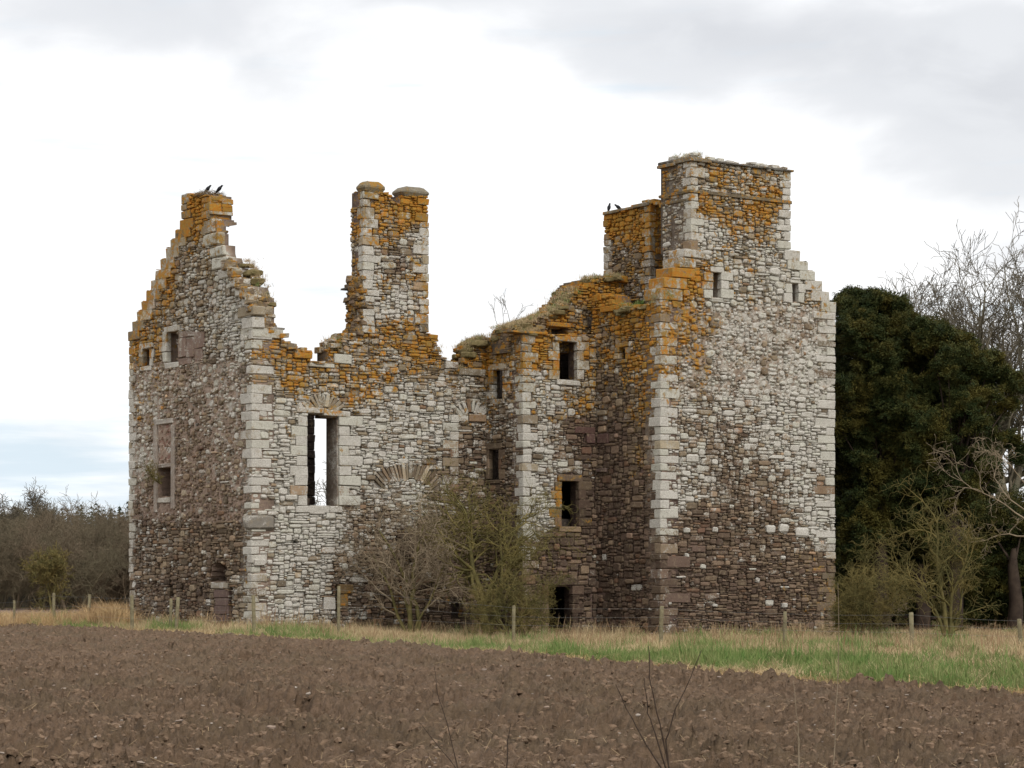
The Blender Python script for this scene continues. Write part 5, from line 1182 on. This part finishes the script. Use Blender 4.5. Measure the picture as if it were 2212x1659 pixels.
scatter('wall_foot_weeds', T_GRN+T_DRY+[tuft(7, .8, .16, .4, .016, M_STALK, 'weed_tuft')], np.array([(v.x, v.y, float(gz(v.x, v.y))) for v in Pw]), np.stack([RNG.normal(0, .2, k), RNG.normal(0, .2, k), RNG.uniform(0, 6.28, k)], -1), np.stack([s_, s_, s_], -1))

# ------------------------------------------------------------------ fence
M_POST = simple_mat('weathered_post', (.16, .135, .08), (.23, .20, .12), 8, bumpd=.01); M_WIRE = simple_mat('wire', (.2, .2, .19), (.28, .27, .25), 8, .5, bumpd=0)
fence = empty('wire_fence', at(1106, 80)); tag(fence, 'sagging wire fence on weathered round posts along the grass in front of the castle', 'fence')
fo = fence.location
posts = [(-60,104,1296,.1),(31,101,1297,.1),(117,99,1281,.12),(190,98,1284,.12),(286,89.5,1286,.13),(368,88.5,1293,.11),(379,88.3,1290,.13),(549,84,1286,.13),(731,86,1266,.11),(1109,82,1308,.11),(1427,80,1309,.13),(1695,76,1321,.11),(1970,72,1323,.13),(2205,69,1337,.12),(2420,66,1345,.12)]
tops = []
for x, dep, yt, wd in posts:
    h = hgt(yt, dep); T = Tubes(); b0 = np.array(at(x, dep))-np.array(fo); ln = RNG.normal(0, .03, 2)
    T.add([b0+[0, 0, -.6], b0+[ln[0]*.5, ln[1]*.5, h*.5], b0+[ln[0], ln[1], h-.015], b0+[ln[0], ln[1], h], b0+[ln[0], ln[1], h+.004]], [wd/2, wd/2, wd/2, wd*.42, .001], 8)
    o = bpy.data.objects.new('post', T.mesh('post', M_POST)); C.objects.link(o); o.parent = fence; tops.append((b0, h, dep))
for fr in (.93, .66, .4):
    T = Tubes(); pts = []
    for (b0, h, _), (b1, h1, _) in zip(tops, tops[1:]):
        for i in range(4):
            t_ = i/4; q_ = b0*(1-t_)+b1*t_; q_[2] += (h*(1-t_)+h1*t_)*fr-.12*t_*(1-t_)*fr; q_[1] -= .07; pts.append(q_)
    T.add(pts, [.0025]*len(pts), 3); o = bpy.data.objects.new('wire', T.mesh('wire', M_WIRE)); C.objects.link(o); o.parent = fence

# ------------------------------------------------------------------ birds and nest
M_BIRD = simple_mat('black_plumage', (.012, .012, .014), (.03, .03, .034), 20, .5, bumpd=0); M_BEAK = simple_mat('beak', (.02, .02, .02), (.03, .03, .03), 20, .4, bumpd=0)
def jackdaw(loc, face_dir, label, tilt=.9):
    """body axis tilted up; head, beak, wings, tail and legs"""
    root = empty('jackdaw', loc); tag(root, label, 'bird', 'jackdaws perched on the chimney tops')
    fx = Vector((face_dir, -.25, 0)).normalized(); ax = (fx*math.cos(tilt)+Z*math.sin(tilt)).normalized(); sd_ = ax.cross(Z).normalized(); up = sd_.cross(ax)
    def loft(name, rings, mat=M_BIRD, k=8):
        mb = MB(); vs_ = []
        for c, a_, b_ in rings:
            for i in range(k): t_ = i/k*2*PI; vs_.append(c+sd_*math.cos(t_)*a_+up*math.sin(t_)*b_)
        n_ = len(rings); fs_ = [(r_*k+i, r_*k+(i+1) % k, (r_+1)*k+(i+1) % k, (r_+1)*k+i) for r_ in range(n_-1) for i in range(k)]+[tuple(range(k-1, -1, -1)), tuple(range((n_-1)*k, n_*k))]
        mb.add(vs_, fs_); return mb.build(name, mat, root, True, False)
    o_ = Z*.10; 
    loft('body', [(o_+ax*a_, w_, h_) for a_, w_, h_ in ((-.13, .02, .02), (-.08, .05, .05), (-.01, .07, .075), (.06, .06, .07), (.11, .04, .045), (.14, .037, .04), (.175, .036, .038), (.2, .018, .02))])
    loft('beak', [(o_+ax*.17+fx*.02+fx*a_, w_, w_) for a_, w_ in ((0, .013), (.03, .009), (.055, .001))], M_BEAK, 5)
    loft('tail', [(o_+ax*a_, w_, .008) for a_, w_ in ((-.08, .03), (-.16, .028), (-.24, .03), (-.245, .005))], M_BIRD, 6)
    for s_ in (-1, 1):
        loft('wing', [(o_+ax*a_+sd_*s_*.05, .018, h_) for a_, h_ in ((.08, .02), (.02, .05), (-.08, .04), (-.18, .006))], M_BIRD, 6)
        mb = MB(); v_, f_ = cbox(sd_*s_*.03+Z*.025, Vector((.005, 0, 0)), Vector((0, .005, 0)), Z*.03, .001, 0); mb.add(v_, f_); mb.build('leg', M_BEAK, root, attrs=False)
jackdaw(fG.P(*fG.uv(428, 412), -.4), 1, 'left jackdaw of the two on the gable chimney nest', .8); jackdaw(fG.P(*fG.uv(453, 412), -.4), 1, 'right jackdaw of the two on the gable chimney nest', .8)
jackdaw(fR.P(*fR.uv(1311, 454), -.1), 1, 'upright jackdaw at the left end of the rear chimney top', 1.35); jackdaw(fR.P(*fR.uv(1332, 453), -.1), -1, 'smaller hunched jackdaw second from the left on the rear chimney', .6)
T = Tubes(); nb = fG.P(*fG.uv(436, 420), -.4)
for i in range(240):
    a_ = RNG.uniform(0, 2*PI); rr_ = .15+.38*RNG.random(); c = np.array([math.cos(a_)*rr_*1.1-.05, math.sin(a_)*rr_*.8, RNG.uniform(-.02, .13)]); d = np.array([-math.sin(a_)+RNG.normal(0, .5), math.cos(a_)+RNG.normal(0, .5), RNG.normal(0, .25)]); d /= np.linalg.norm(d); l2 = RNG.uniform(.1, .25)
    T.add([c-d*l2, c, c+d*l2+[0, 0, -.01]], [.006, .007, .003], 3)
o = bpy.data.objects.new('stick_nest', T.mesh('stick_nest', M_PALE)); C.objects.link(o); o.location = nb; tag(o, 'untidy stick nest on top of the left gable chimney', 'nest')

print('TRIS', sum(sum(len(p_.vertices)-2 for p_ in o_.data.polygons) for o_ in sc.objects if o_.type == 'MESH'))
